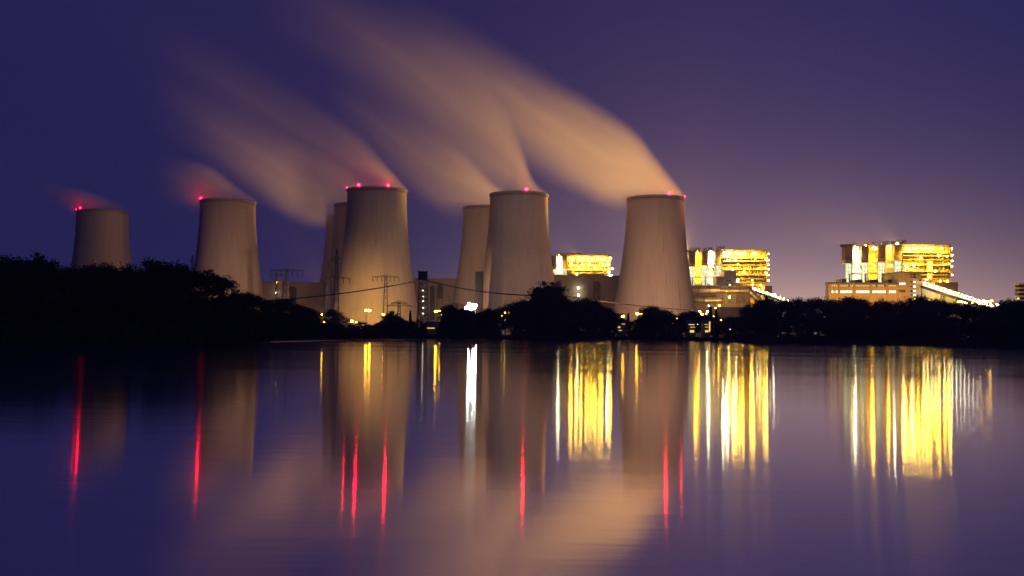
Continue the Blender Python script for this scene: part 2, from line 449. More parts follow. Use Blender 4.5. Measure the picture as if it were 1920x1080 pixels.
# beams from those lamps onto the towers
PT = 1.0
def beam(key, target, power, angle, color=WARM):
    o, c = lamps[key]
    spot(o, (c.x, c.y+2.0, c.z+1.5), target, power*PT, angle, color)
def tw(k, z): return (T[k][0], T[k][1], z)
beam('a',  tw('2', 50), 3.2e5, 75)
beam('a2', tw('1', 60), 3.8e5, 45)
beam('e4', tw('3', 50), 1.35e5, 80)
beam('d',  tw('3', 8), 1.4e5, 80, SODIUM); beam('b2', tw('3b', 14), 1.1e5, 90, SODIUM)
beam('b',  tw('3c', 50), 1.2e5, 60)
beam('e2', tw('4b', 50), 2.6e5, 55)
beam('h',  tw('4', 55), 3.6e5, 70, WARM)
beam('k',  tw('5', 55), 2.6e5, 85, WARM)
beam('i',  tw('5', 50), 2.4e5, 90, WARM)

# ------------------------------------------------------------------ steam
def float_curve(t, fac, pts):
    n = t.nodes.new('ShaderNodeFloatCurve')
    cu = n.mapping.curves[0]
    while len(cu.points) < len(pts): cu.points.new(0.5, 0.5)
    for p, (x, y) in zip(cu.points, pts):
        p.location = (x, y); p.handle_type = 'AUTO'
    n.mapping.update()
    t.links.new(fac, n.inputs['Value'])
    return n.outputs[0]
def plume(key, table, dens, label, ry0=24.0, ry1=60.0, power=1.3, drift=0.0):
    """table rows: photo x, upper edge, lower edge, strength"""
    X0, Y0 = T[key]
    rows_ = []
    for x, yt, yb, s in table:
        a = P(x, yt, Y0); bt = P(x, yb, Y0)
        rows_.append((a.x, (a.z+bt.z)/2, (a.z-bt.z)/2, s))
    xs0, xs1 = rows_[0][0], rows_[-1][0]
    Ln = xs0 - xs1
    us = [(xs0-r[0])/Ln for r in rows_]
    def ry(u):
        d = u*Ln
        a = math.sqrt(max(0.02, 1-((d-TR)/TR)**2))*ry0 if d < TR else ry0
        return max(a, 1.0) + (ry1-ry0)*u
    o_loc = (X0, Y0, TH)
    zmin = min(r[1] for r in rows_)-10; zmax = max(r[1] for r in rows_)+10; zs = zmax-zmin
    hmax = max(r[2] for r in rows_)*1.02; rmax = max(ry0, ry1)*1.02
    # hull
    mb = MB(); n = 20; fine = []
    for i in range(61):
        u = i/60
        tab = [(uu,)+r[1:3] for uu, r in zip(us, rows_)]
        z, h = interp(tab, u)
        fine.append((xs0-u*Ln, z, h*1.06+1, ry(u)*1.06+1))
    for x, z, h, q in fine:
        for j in range(n):
            a = 2*math.pi*j/n
            mb.v.append((x, Y0+q*math.cos(a), z+h*math.sin(a)))
    for i in range(60):
        for j in range(n):
            jj = (j+1) % n
            mb.f.append((i*n+j, (i+1)*n+j, (i+1)*n+jj, i*n+jj))
    mb.f.append(tuple(range(n-1,-1,-1))[::-1]); mb.f.append(tuple(60*n+j for j in range(n))[::-1])
    mb.v = [(x-X0, y-Y0, z-TH) for x, y, z in mb.v]
    m = bpy.data.materials.new('steam'); m.use_nodes = True
    t = m.node_tree; t.nodes.clear()
    tcn = N(t, 'ShaderNodeTexCoord'); sp = N(t, 'ShaderNodeSeparateXYZ'); t.links.new(tcn.outputs['Object'], sp.inputs[0])
    u = math_n(t, 'DIVIDE', math_n(t, 'SUBTRACT', xs0-X0, sp.outputs[0]), Ln, clamp=True)
    zc = math_n(t, 'ADD', math_n(t, 'MULTIPLY', float_curve(t, u, [(uu, (r[1]-zmin)/zs) for uu, r in zip(us, rows_)]), zs), zmin-TH)
    hz = math_n(t, 'ADD', math_n(t, 'MULTIPLY', float_curve(t, u, [(uu, r[2]/hmax) for uu, r in zip(us, rows_)]), hmax), 0.3)
    us2 = [0, .25*TR/Ln, .6*TR/Ln, TR/Ln, .5, 1.0]
    if us2[3] >= .5: us2[4] = (us2[3]+1)/2
    hy = math_n(t, 'MULTIPLY', float_curve(t, u, [(uu, ry(uu)/rmax) for uu in us2]), rmax)
    st = float_curve(t, u, [(uu, r[3]) for uu, r in zip(us, rows_)])
    dz = math_n(t, 'DIVIDE', math_n(t, 'SUBTRACT', sp.outputs[2], zc), hz)
    dy = math_n(t, 'DIVIDE', sp.outputs[1], hy)
    d2 = math_n(t, 'ADD', math_n(t, 'MULTIPLY', dz, dz), math_n(t, 'MULTIPLY', dy, dy))
    k = math_n(t, 'POWER', math_n(t, 'SUBTRACT', 1.0, d2, clamp=True), power)
    # long soft streaks drawn out along the drift
    cb = N(t, 'ShaderNodeCombineXYZ')
    t.links.new(math_n(t, 'MULTIPLY', u, Ln*.010), cb.inputs[0]); t.links.new(math_n(t, 'MULTIPLY', dy, 1.1), cb.inputs[1]); t.links.new(math_n(t, 'MULTIPLY', dz, 1.6), cb.inputs[2])
    no = N(t, 'ShaderNodeTexNoise'); no.inputs['Scale'].default_value = 1.0; no.inputs['Detail'].default_value = 1.5
    t.links.new(cb.outputs[0], no.inputs[0])
    cb2 = N(t, 'ShaderNodeCombineXYZ')
    t.links.new(math_n(t, 'MULTIPLY', u, Ln*.016), cb2.inputs[0]); t.links.new(math_n(t, 'MULTIPLY', dy, 2.0), cb2.inputs[1]); t.links.new(math_n(t, 'MULTIPLY', dz, 4.2), cb2.inputs[2])
    no2 = N(t, 'ShaderNodeTexNoise'); no2.inputs['Scale'].default_value = 1.0; no2.inputs['Detail'].default_value = 2.5
    t.links.new(cb2.outputs[0], no2.inputs[0])
    nz = math_n(t, 'MAXIMUM', math_n(t, 'ADD', math_n(t, 'MULTIPLY_ADD', no.outputs[0], 1.7, -.35), math_n(t, 'MULTIPLY', no2.outputs[0], 1.0)), 0.05)
    dd = math_n(t, 'MULTIPLY', math_n(t, 'MULTIPLY', k, st), math_n(t, 'MULTIPLY', nz, dens))
    vs = N(t, 'ShaderNodeVolumeScatter'); vs.inputs['Color'].default_value = (.93,.90,.86,1); vs.inputs['Anisotropy'].default_value = 0.0
    t.links.new(dd, vs.inputs['Density'])
    ou = N(t, 'ShaderNodeOutputMaterial'); t.links.new(vs.outputs[0], ou.inputs['Volume'])
    me = bpy.data.meshes.new('steam_plume'); me.from_pydata(mb.v, [], mb.f); me.materials.append(m); me.update()
    o = bpy.data.objects.new('steam_plume', me); C.objects.link(o); o.location = o_loc
    tag(o, label, 'steam plume', 'steam plumes of the cooling towers')
    return o
STEAM = True
if STEAM:
    plume('5', [(1286,371,377,1),(1267,345,382,1),(1247,318,384,1),(1222,283,386,1),(1192,243,396,1),(1150,210,398,.85),(1100,176,380,.62),(1040,140,352,.42),(980,100,318,.26),(900,50,265,.13),(800,-10,200,.05),(680,-70,120,0)],
          .032, 'cream and brown steam plume curling left from the rightmost cooling tower', ry1=55)
    plume('4', [(1030,364,369,1),(1012,350,376,1),(1000,334,377,1),(985,288,378,1),(965,230,380,.85),(930,160,384,.7),(880,100,360,.52),(800,40,285,.38),(700,-20,205,.25),(600,-70,135,.13),(470,-130,70,0)],
          .0155, 'long reddish brown steam plume streaming far up and left, tallest of all', ry1=60)
    plume('4b', [(972,388,393,1),(950,362,398,1),(915,328,408,1),(880,290,418,.95),(840,256,416,.8),(800,226,396,.58),(750,190,360,.36),(690,150,310,.17),(610,100,260,0)],
          .022, 'short cream steam plume from the half hidden tower left of the brown plume', ry1=45)
    plume('3', [(766,356,361,1),(750,336,366,1),(720,300,372,.8),(690,262,376,.42),(650,226,378,.28),(600,188,362,.19),(540,148,335,.13),(470,100,300,.08),(390,50,260,.04),(280,0,200,0)],
          .040, 'faint pinkish steam plume over the tower with three red lights', ry1=60)
    plume('3b', [(731,384,389,1),(705,355,395,1),(665,322,410,1),(620,290,426,1),(580,268,428,.9),(540,248,412,.72),(500,228,388,.5),(440,196,350,.28),(370,160,310,.12),(280,110,270,0)],
          .026, 'brown steam plume from the middle one of the three overlapping towers', ry1=50)
    plume('3c', [(708,406,411,.8),(680,385,416,.8),(640,354,428,.8),(600,334,434,.7),(550,310,424,.5),(500,282,402,.3),(440,250,374,.15),(360,210,330,0)],
          .026, 'dim steam plume drifting low from the lowest of the three overlapping towers', ry1=45)
    plume('2', [(483,377,381,.25),(462,360,386,.35),(432,336,392,.6),(405,314,398,1),(384,302,402,1),(362,296,400,.6),(338,288,392,.22),(300,276,368,0)],
          .058, 'small wisp of steam with a red glow over the tower behind the open branched trees', ry1=30)
    plume('1', [(244,396,400,.25),(222,380,404,.35),(192,366,408,.7),(165,356,410,1),(146,352,406,.9),(122,346,396,.35),(85,334,380,0)],
          .058, 'smallest wisp of steam with a red glow over the far left tower', ry1=28)

# ------------------------------------------------------------------ boiler houses
class Z:
    """rectangles read off the photo (ox, oy, zoom) put at distance Y + d, extruded away from the viewer"""
    def __init__(s, ox, oy, k, Y): s.o = (ox, oy); s.k = k; s.Y = Y
    def px(s, x, y): return s.o[0]+x/s.k, s.o[1]+y/s.k
    def pt(s, x, y, d=0): return P(*s.px(x, y), s.Y+d)
    def box(s, mb, x0, y0, x1, y1, d0, d1, base=False):
        a = s.pt(x0, y1, d0); b = s.pt(x1, y0, d0)
        mb.box(a.x, s.Y+d0, GZ-.5 if base else a.z, b.x, s.Y+d1, b.z); return mb
    def part(s, name, mat, parent, x0, y0, x1, y1, d0, d1, base=False, label=None):
        return s.box(MB(), x0, y0, x1, y1, d0, d1, base).build(name, M[mat], parent, label=label)
    def lamp(s, parent, mat, x, y, d, r=.8, name='lamp'):
        c = s.pt(x, y, d)
        f = MB().tube((c.x,c.y+.3,c.z+r*.7),(c.x,c.y+.3,c.z+r*1.15), r*.75, r*.5, 10)
        f = f.build(name, M['steel'], parent)
        MB().sphere(c, r, 10, 6).build('bulb', M['work_'+mat], f)
        return c
    def window(s, parent, x0, y0, x1, y1, d, mat, fr=.25):
        a = s.pt(x0, y1, d); b = s.pt(x1, y0, d)
        mb = MB(); y = s.Y+d
        mb.box(a.x-fr, y-.12, a.z-fr, b.x+fr, y+.2, a.z); mb.box(a.x-fr, y-.12, b.z, b.x+fr, y+.2, b.z+fr)
        mb.box(a.x-fr, y-.12, a.z, a.x, y+.2, b.z); mb.box(b.x, y-.12, a.z, b.x+fr, y+.2, b.z)
        w_ = mb.build('window', M['steel'], parent)
        MB().box(a.x, y-.02, a.z, b.x, y+.1, b.z).build('pane', M[mat], w_)
    def vents(s, parent, x0, x1, yt, yb, n, d=6):
        for i in range(n):
            x = x0+(x1-x0)*(i+.5)/n
            a = s.pt(x, yb+2, d); b = s.pt(x, yt+(i % 2)*3, d); r = (x1-x0)/n/s.k/F_PX*s.Y*.40
            v = MB().tube(a, b, r, r, 14).tube(b, b+Vector((0,0,r*.25)), r*1.12, r*1.12, 14)
            v.build('roof_vent', M['pipe'], parent, True)
        if n > 2: s.lamp(parent, 'amber', (x0+x1)/2, yb-3, d-5, .4)

def lattice(z, mb, xs_, ys_, d, t=.35, diag=True, rnd=None, dd=None):
    """open steel frame: posts at xs_, floors at ys_"""
    for x in xs_: mb.beam(z.pt(x, ys_[0], d), z.pt(x, ys_[-1], d), t)
    for y in ys_: mb.beam(z.pt(xs_[0], y, d), z.pt(xs_[-1], y, d), t)
    if diag:
        for i in range(len(xs_)-1):
            for j in range(len(ys_)-1):
                q = rnd.random()
                if q < .3: mb.beam(z.pt(xs_[i], ys_[j], d), z.pt(xs_[i+1], ys_[j+1], d), t*.6)
                elif q < .55: mb.beam(z.pt(xs_[i+1], ys_[j], d), z.pt(xs_[i], ys_[j+1], d), t*.6)
    if dd:
        for x in xs_[::2]:
            for y in ys_: mb.beam(z.pt(x, y, d), z.pt(x, y, d)+Vector((0,dd,0)), t*.8)

WASH = 1.7
def shaft_row(z, o, rnd, cols, boxes, vents, ybase):
    """cols: x0, x1, top, material; boxes: x0, x1, top, bottom of the grey box, bottom of the ledge"""
    for x0, x1, yt, mat, lm in cols:
        z.part('lit_shaft', mat, o, x0, yt, x1, ybase, 0, 14)
        z.part('shaft_cap', 'grey', o, x0+2, yt-6, x1-2, yt, .5, 13)
        wz = (x1-x0)
        for yy in (yt+14, yt+(ybase-yt)*.55):
            z.lamp(o, lm, x0+wz*.5+rnd.uniform(-12,12), yy, -6.0, .7)
        lc = {'white':WHITE, 'amber':AMBER}[lm]
        spot(o, z.pt(x0+wz*.5, ybase-4, -9), z.pt(x0+wz*.5, ybase-110, 0), 3.6e4*WASH, 95, lc, .8)  # added wash spots at foot and top, no fixtures built
        spot(o, z.pt(x0+wz*.5, yt+8, -9), z.pt(x0+wz*.5, yt+90, 0), 3.6e4*WASH, 95, lc, .8)
        for k in range(3):
            yy = yt+(ybase-yt)*(.45+.17*k)
            z.part('platform', 'yellow_steel', o, x0+4, yy, x1-4, yy+3, -2.2, 0)
    for x0, x1, yt, yb, yl in boxes:
        z.part('duct_box', 'grey', o, x0, yt, x1, yb, -7, 4)
        z.part('ledge', 'cream', o, x0-2, yb, x1+1, yl, -9, 4)
        z.part('ledge_shadow', 'dark', o, x0, yl, x1, yl+9, -3.5, 12) if False else None
        g = z.part('glazing', 'glaz', o, x0+2, yl+9, x1+3, ybase, 3.2, 3.6)
        mb = MB()
        nx = 5
        ys_ = [yl+8+(ybase-yl-8)*q/5 for q in range(6)]
        xs_ = [x0+1+(x1-x0+2)*q/nx for q in range(nx+1)]
        lattice(z, mb, xs_, ys_, 2.6, .22, True, rnd)
        mb.build('glazing_frame', M['dark_steel'], g)
        z.part('stair_core', 'dark_steel', o, x0+(x1-x0)*.55, yl+(ybase-yl)*.55, x0+(x1-x0)*.75, ybase-4, 1.0, 2.2)
    for v in vents: z.vents(o, *v)

def eave_lamps(z, o, mat, xs_, y, d=-8, r=1.0):
    for x in xs_: z.lamp(o, mat, x, y, d, r)

def rig(z, o, rnd, x0, x1, y0, y1, lamp_mat, n_posts, floors, pipes):
    """the open boiler front: floors, posts, braces, pipes, railings"""
    xs_ = [x0+(x1-x0)*i/n_posts for i in range(n_posts+1)]
    mb = MB(); lattice(z, mb, xs_, [y0]+floors+[y1], -3.0, .38, True, rnd, 3.0)
    mb.build('steel_frame', M['steel'], o)
    for yy in floors:
        z.part('gangway', 'steel', o, x0, yy, x1, yy+2.2, -5.5, -.2)
        r_ = MB()
        for k in range(int((x1-x0)/12)+1):
            x = x0+k*12
            r_.beam(z.pt(x, yy, -5.4), z.pt(x, yy-5, -5.4), .10)
        r_.beam(z.pt(x0, yy-5, -5.4), z.pt(x1, yy-5, -5.4), .12)
        r_.build('railing', M['yellow_steel'], o)
    for k in range(pipes):
        x = rnd.uniform(x0+8, x1-8); ya = rnd.uniform(y0, y0+(y1-y0)*.4); yb = rnd.uniform(y0+(y1-y0)*.6, y1)
        p_ = MB().tube(z.pt(x, ya, -1.6), z.pt(x, yb, -1.6), rnd.uniform(.4,1.0), None, 10)
        q = rnd.choice((-1,1))*rnd.uniform(8,30)
        p_.tube(z.pt(x, yb, -1.6), z.pt(min(max(x+q,x0),x1), yb, -1.6), .5, None, 8)
        p_.build('pipe', M['pipe'], o, True)
    for k in range(5):
        x = x0+(x1-x0)*(k+.5)/5
        spot(o, z.pt(x, y0+12, -11), z.pt(x, y0+(y1-y0)*.55, 0), (7.5e4 if k < 3 else 4.0e4)*WASH, 140, AMBER, .8)  # added wash spots at eave height
    for k in range(4):
        x = x0+(x1-x0)*(k+.5)/4; ym = y0+(y1-y0)*.42
        spot(o, z.pt(x, ym, -12), z.pt(x, y0+(y1-y0)*.85, 0), (4.5e4 if k < 2 else 2.8e4)*WASH, 130, AMBER, .8)  # second row of wash spots, added halfway up without fixtures
    for k in range(4):  # extra small lamps added to brighten the floors
        j = k % len(floors); x = x0+(x1-x0)*(((k*0.618)+.13) % 1.0)
        z.lamp(o, lamp_mat if k % 3 else 'amber', x, floors[j]-10, -7.5, .42)
    for k in range(14):
        j = (k*3) % len(floors); yt = ([y0]+floors)[j]; ybb = floors[j]
        if j == 0: continue
        x = x0+(x1-x0)*(((k*0.382)+.31) % .9)
        ww = rnd.uniform(22,64)
        z.part('wall_panel', rnd.choice(['grey','steel','grey','cream']), o, x, yt+4, min(x+ww, x1), ybb-2, -.6-.05*k, .3)

def masts(z, o, xs_, y, h, d=4):
    for x in xs_:
        m_ = MB().tube(z.pt(x, y, d), z.pt(x, y-h, d), .18, .1, 6)
        m_.build('lightning_rod', M['yellow_steel'], o)

# --- the large one at the right
rnd = random.Random(5)
z = Z(1520, 420, 4.5, 1000.0)
c0 = z.pt(740, 600)
o = thing('boiler_house', 'largest boiler house, brightly lit, with four grey shafts and a long windowed hall before it', 'power station building', (c0.x, 1000, GZ), 'floodlit boiler houses')
z.part('wall', 'cream', o, 300, 196, 765, 500, 14, 18, True); z.part('rear_wall', 'cream', o, 470, 200, 765, 500, 18.2, 60, True)
z.part('boiler_block', 'yellow', o, 772, 186, 1178, 500, 0.5, 62, True)
z.part('roof_edge', 'yellow_steel', o, 766, 174, 1184, 182, -7, 62)
shaft_row(z, o, rnd, [(352,427,190,'cream','white'),(488,566,184,'yellow','amber'),(632,705,176,'cream','amber')],
          [(293,352,186,300,330),(428,487,184,298,326),(567,631,178,288,318),(706,770,176,280,306)],
          [(308,350,168,186,2),(352,394,164,188,3),(440,488,158,184,3),(490,535,150,184,3),(582,626,150,178,2),(628,670,142,176,3),(730,806,136,176,5)], 492)
eave_lamps(z, o, 'amber', (800,832,866,898,932,966,1000), 205)
eave_lamps(z, o, 'sodium', (1030,1104), 207)
rig(z, o, rnd, 776, 1176, 190, 492, 'sodium', 9, [240,268,302,345,400,430,460], 10)
for x, y, lm in ((808,365,'white'),(872,350,'white'),(930,285,'amber'),(1052,398,'amber'),(1005,448,'sodium'),(1085,270,'sodium'),(1150,272,'sodium'),(1095,482,'sodium'),(1152,482,'sodium'),(975,470,'sodium')):
    z.lamp(o, lm, x, y, -6, .7)
for y, lm in ((208,'amber'),(266,'amber'),(312,'amber'),(358,'amber'),(430,'sodium')):
    z.lamp(o, lm, 1193, y, -2, .6)
z.part('corner_stair', 'yellow_steel', o, 1178, 190, 1186, 492, -3, 4)
z.part('light_cone_panel', 'cream', o, 985, 300, 1030, 470, -4.4, -2.2)  # pale slab that stands in for a cone of wash light
masts(z, o, (858,898,935,1088,1125), 172, 26)
z.lamp(o, 'white', 730, 165, -6, .9); z.lamp(o, 'amber', 548, 208, -7, 1.2)
z.part('annex', 'brick', o, 1046, 492, 1244, 640, -20, 50, True)
# hall with windows
z.part('turbine_hall', 'brick', o, 152, 502, 742, 640, -46, -36, True)
for x in (238,366,500,642): z.part('pilaster', 'brick', o, x-4, 498, x+4, 640, -46.8, -46.02)
z.part('parapet', 'steel', o, 151, 497, 742, 502, -46.6, -36)
for x0, x1, n in ((178,230,3),(252,362,8),(384,498,8),(522,636,8),(662,722,4)):
    for i in range(n):
        a = x0+(x1-x0)*i/n; b = a+(x1-x0)/n*.66
        lit = rnd.random() < .86
        z.window(o, a, 514, b, 527, -46.1, 'win_dim' if lit else 'glass', .12)
        z.window(o, a, 562, b, 582, -46.1, 'win' if rnd.random() < .9 else 'win_dim', .12)
for k, x in enumerate((748,766,784)): z.window(o, x, 496, x+14, 513, -48.1, 'win', .12); z.window(o, x, 556, x+10, 576, -48.1, 'glass', .12)
z.part('stair_tower', 'brick', o, 742, 408, 934, 664, -48, -6, True)
z.part('parapet', 'steel', o, 738, 403, 938, 408, -48.5, -6)
for y in (419,442,482,521,558,592,629):
    z.window(o, 842, y+2, 858, y+10, -48.1, 'glass', .1)
    z.window(o, 866, y, 887, y+14, -48.1, 'win' if y > 460 else 'glass', .1)
z.window(o, 905, 420, 915, 432, -48.1, 'glass', .1); z.window(o, 918, 470, 926, 480, -48.1, 'glass', .1)
for x in (375,510,655): z.part('roof_unit', 'steel', o, x, 470, x+62, 497, -30, -14)
z.part('side_cabin', 'cream', o, 262, 462, 302, 500, -10, 8)
for x in (190, 330, 510, 690):     # added ground spots that brighten the hall, no lamps built
    cc = z.pt(x, 655, -75); spot(o, cc, z.pt(x+10, 560, -46), 3.0e4, 130, GOLD, 1)
cc = z.pt(845, 660, -80); spot(o, cc, z.pt(845, 520, -48), 3.2e4, 110, GOLD, 1)
cc = z.pt(1140, 640, -60); spot(o, cc, z.pt(1140, 520, -20), 3.0e4, 120, AMBER, 1)
cc = z.pt(1040, 640, -70); spot(o, cc, z.pt(1040, 600, -40), 2.5e4, 130, WHITE, 1)
# added beams from the roof that light the steam
big = o
for x, y, tg, pw, ang in ((730,165,P(1150,290,846),1.2e6,90),(548,208,P(930,330,825),1.6e6,70),(300,190,P(1000,330,870),1.0e6,60)):
    plume_fill(o, z.pt(x, y, -3), tg, pw, ang, GOLD if x == 730 else BROWN)
c = z.pt(870, 205, -9)

# conveyor from the big house
def conveyor(z, x0, y0, x1, y1, h, d, label, n, legs, lm, flip=None):
    a = z.pt(x0, y0, d); b = z.pt(x1, y1, d)
    o = thing('conveyor_bridge', label, 'conveyor', (a.x, z.Y+d, GZ))
    hm = h/z.k/F_PX*z.Y; wd = 5.0
    def strip(mb, za, zb, y0_, y1_):
        n0 = len(mb.v)
        for p in (a, b):
            for yy in (y0_, y1_):
                for q in (za, zb): mb.v.append((p.x, yy, p.z+q))
        mb.f += [(n0,n0+1,n0+5,n0+4),(n0+2,n0+6,n0+7,n0+3),(n0,n0+4,n0+6,n0+2),(n0+1,n0+3,n0+7,n0+5),(n0,n0+2,n0+3,n0+1),(n0+4,n0+5,n0+7,n0+6)]
        return mb
    Yd = z.Y+d
    strip(MB(), -hm, -hm*.55, Yd-wd/2, Yd+wd/2).build('girder', M['dark_steel'], o)
    strip(MB(), -hm*.549, -hm*.05, Yd-wd/2+.3, Yd+wd/2-.3).build('gallery', M['cream'], o)
    strip(MB(), hm*.42, hm*.52, Yd-wd/2-1.5, Yd+wd/2).build('canopy', M['cream'], o)
    for i in range(n):
        k = (i+.5)/n
        p = a.lerp(b, k)+Vector((0,-wd/2-.7,hm*.16))
        f = MB().tube(p+Vector((0,.25,.5)), p+Vector((0,.25,.85)), .6, .4, 8).build('lamp', M['steel'], o)
        MB().sphere(p, .62, 8, 6).build('bulb', M[lm], f)
    for x in legs:
        k = (x-x0)/(x1-x0); p = a.lerp(b, k)
        lg = MB()
        for q in (-2,2): lg.beam((p.x,Yd+q,GZ-.3),(p.x,Yd+q*.6,p.z-hm),.5)
        lg.beam((p.x,Yd-2,GZ+6),(p.x,Yd+2,GZ+6),.3)
        lg.build('trestle', M['dark_steel'], o)
    return o
conv = conveyor(z, 936, 500, 1520, 690, 36, -50, 'long sloping conveyor bridge with white lamps, right of the largest boiler house', 17, (1104,1132,1230,1330,1430), 'white')
# sloping pale hall under the conveyor
a = z.pt(938, 538, -40); b2 = z.pt(1236, 628, -40)
mb = MB(); y0, y1 = 960.0, 985.0
pts = [(a.x, GZ-.5), (b2.x, GZ-.5), (b2.x, b2.z), (a.x, a.z)]
n0 = 0
mb.v = [(x, y0, q) for x, q in pts]+[(x, y1, q) for x, q in pts]
mb.f = [(0,1,2,3),(7,6,5,4),(0,4,5,1),(1,5,6,2),(2,6,7,3),(3,7,4,0)]
o = mb.build('sloping_hall', M['cream']); tag(o, 'pale hall with a sloping roof under the long conveyor bridge', 'building')

# lamps clustered at the foot of the conveyor
CG = 'lamps clustered at the foot of the long conveyor'
for i, (x, y, m_, r) in enumerate(((1246,655,'sodium',.7),(1266,651,'sodium',.7),(1282,658,'amber',.8),(1300,660,'white',.7),(1318,668,'sodium',.6),(1362,668,'sodium',.55),
        (1424,668,'amber',.8),(1440,652,'sodium',.8),(1458,645,'amber',.8),(1474,652,'amber',.8),(1492,650,'sodium',.8),(1508,658,'sodium',.7),(1528,648,'sodium',.8),(1478,668,'amber',.8),(1534,690,'white',.5))):
    q = z.px(x, y)
    street_lamp(q[0], q[1], 900-i*3, m_, 'small bright yellow lamp in the cluster of lamps at the foot of the long conveyor', r=r, group=CG, name='yard_lamp', cat='yard lamp')
q = z.px(1576, 678); street_lamp(q[0], q[1], 820, 'white', 'single white lamp at the right end beyond the conveyor lamps', r=1.0, name='yard_lamp', cat='yard lamp')

# --- middle boiler house
rnd = random.Random(8)
z = Z(1240, 430, 5.143, 1065.0)
c0 = z.pt(650, 600)
o = thing('boiler_house', 'middle boiler house, partly hidden behind the rightmost cooling tower, big grey ducts before it', 'power station building', (c0.x, 1065, GZ), 'floodlit boiler houses')
z.part('wall', 'cream', o, 130, 226, 575, 560, 14, 62, True)
z.part('boiler_block', 'yellow', o, 580, 212, 1012, 560, .5, 64, True)
z.part('roof_edge', 'yellow_steel', o, 574, 200, 1020, 209, -7, 64)
shaft_row(z, o, rnd, [(190,255,222,'cream','white'),(325,391,216,'yellow','amber'),(446,519,206,'cream','white')],
          [(258,324,212,334,360),(392,445,208,324,348),(520,577,206,316,340)],
          [(270,322,182,212,2),(324,374,176,214,3),(405,444,178,208,2),(448,496,174,206,3),(530,614,164,204,5)], 540)
eave_lamps(z, o, 'white', (615,660), 232)
eave_lamps(z, o, 'amber', (716,744,776,808,884,912), 236)
rig(z, o, rnd, 584, 1008, 216, 545, 'sodium', 9, [275,305,345,385,440,475,515], 9)
for x, y, lm in ((712,295,'white'),(686,385,'amber'),(800,410,'amber'),(735,495,'white'),(876,492,'sodium'),(1010,420,'amber'),(1010,290,'amber'),(880,535,'sodium'),(960,538,'amber'),(640,300,'white')):
    z.lamp(o, lm, x, y, -6, .7)
for y in (238,296,340,384,440,494): z.lamp(o, 'amber', 1034, y, -2, .55)
z.part('corner_stair', 'yellow_steel', o, 1012, 215, 1022, 545, -3, 4)
masts(z, o, (690,742,806,915), 200, 30)
z.part('stair_tower', 'cream', o, 532, 455, 608, 560, -30, -6, True)
z.part('stair_tower', 'cream', o, 608, 403, 722, 560, -32, -6, True)
for y in (488,530):
    z.window(o, 626, y, 640, y+10, -32.1, 'glass', .1); z.window(o, 652, y, 668, y+10, -32.1, 'win' if y > 500 else 'glass', .1)
z.window(o, 712, 520, 718, 528, -32.1, 'glass', .1)
z.part('annex', 'brick', o, 1000, 545, 1070, 640, -20, 40, True)
z.part('lower_hall', 'brick', o, 300, 548, 860, 720, -24, 6, True)
for x, y, tg, pw, ang in ((238,225,P(1120,325,840),9.5e6,70),(300,215,P(830,370,880),1.2e6,60)):  # added to light the steam; the strong one hides behind a tower
    plume_fill(o, z.pt(x, 222, 22), tg, pw, ang, GOLD)
spot(o, z.pt(800, 236, -9), Vector(tw('5', 66))-Vector((17,0,0)), 9.0e5, 25, GOLD, 1)
conveyor(z, 868, 566, 1236, 698, 26, -40, 'short sloping conveyor bridge right of the middle boiler house', 9, (1010,1080,1160), 'white')
q = z.px(1090, 632); street_lamp(q[0], q[1], 990, 'white', 'single bright white lamp above the short conveyor bridge', r=1.1, name='yard_lamp', cat='yard lamp')
q = z.px(1232, 706); street_lamp(q[0], q[1], 960, 'white', 'small white lamp at the lower end of the short conveyor bridge', r=.5, name='yard_lamp', cat='yard lamp')
# flue ducts
zd = Z(1240, 430, 5.143, 985.0)
c0 = zd.pt(600, 600)
o = thing('flue_duct', 'large round grey ducts on a pipe rack in front of the middle boiler house', 'pipework', (c0.x, 985, GZ))
def pipe(x0, y0, x1, y1, rpx, d):
    r = rpx/zd.k/F_PX*(zd.Y+d)
    mb = MB().tube(zd.pt(x0,y0,d), zd.pt(x1,y1,d), r, None, 24)
    p_ = mb.build('duct', M['pipe'], o, False)
    a_, b_ = zd.pt(x0,y0,d), zd.pt(x1,y1,d)
    for k in (.0,.33,.66,1.0):
        c_ = a_.lerp(b_, k); dr = (b_-a_).normalized()
        MB().tube(c_-dr*.4, c_+dr*.4, r*1.08, None, 24).build('flange', M['steel'], p_)
pipe(250, 582, 566, 582, 33, 0); pipe(560, 587, 846, 590, 33, 4); pipe(842, 588, 960, 700, 33, 6); pipe(320, 682, 585, 682, 27, 2)
rk = MB()
for x in (350,430,590,615,640,700,720,760,795,828):
    rk.beam(zd.pt(x, 615, -4), Vector((zd.pt(x,615,-4).x, 981, GZ)), .35); rk.beam(zd.pt(x, 625, 6), Vector((zd.pt(x,625,6).x, 991, GZ)), .35)
for y in (628,722,740): rk.beam(zd.pt(330, y, -4), zd.pt(835, y, -4), .5)
for x in (590,640,700,760): rk.beam(zd.pt(x, 628, -4), zd.pt(x+40, 722, -4), .22)
rk.build('pipe_rack', M['steel'], o)
spot(o, zd.pt(640, 700, -32), zd.pt(560, 590, 0), 5e4, 130, GOLD, 1); spot(o, zd.pt(860, 700, -32), zd.pt(860, 620, 0), 4e4, 120, GOLD, 1)
zd.lamp(o, 'amber', 660, 652, -6, .75); zd.lamp(o, 'amber', 520, 760, -6, .5); zd.lamp(o, 'sodium', 560, 735, -6, .5); zd.lamp(o, 'white', 462, 742, -5, .4)
zt = Z(1240, 430, 5.143, 900.0)
o = zt.box(MB(), 575, 752, 815, 860, 0, 20, True).build('service_building', M['hall']); tag(o, 'low grey service building below the round ducts', 'building')

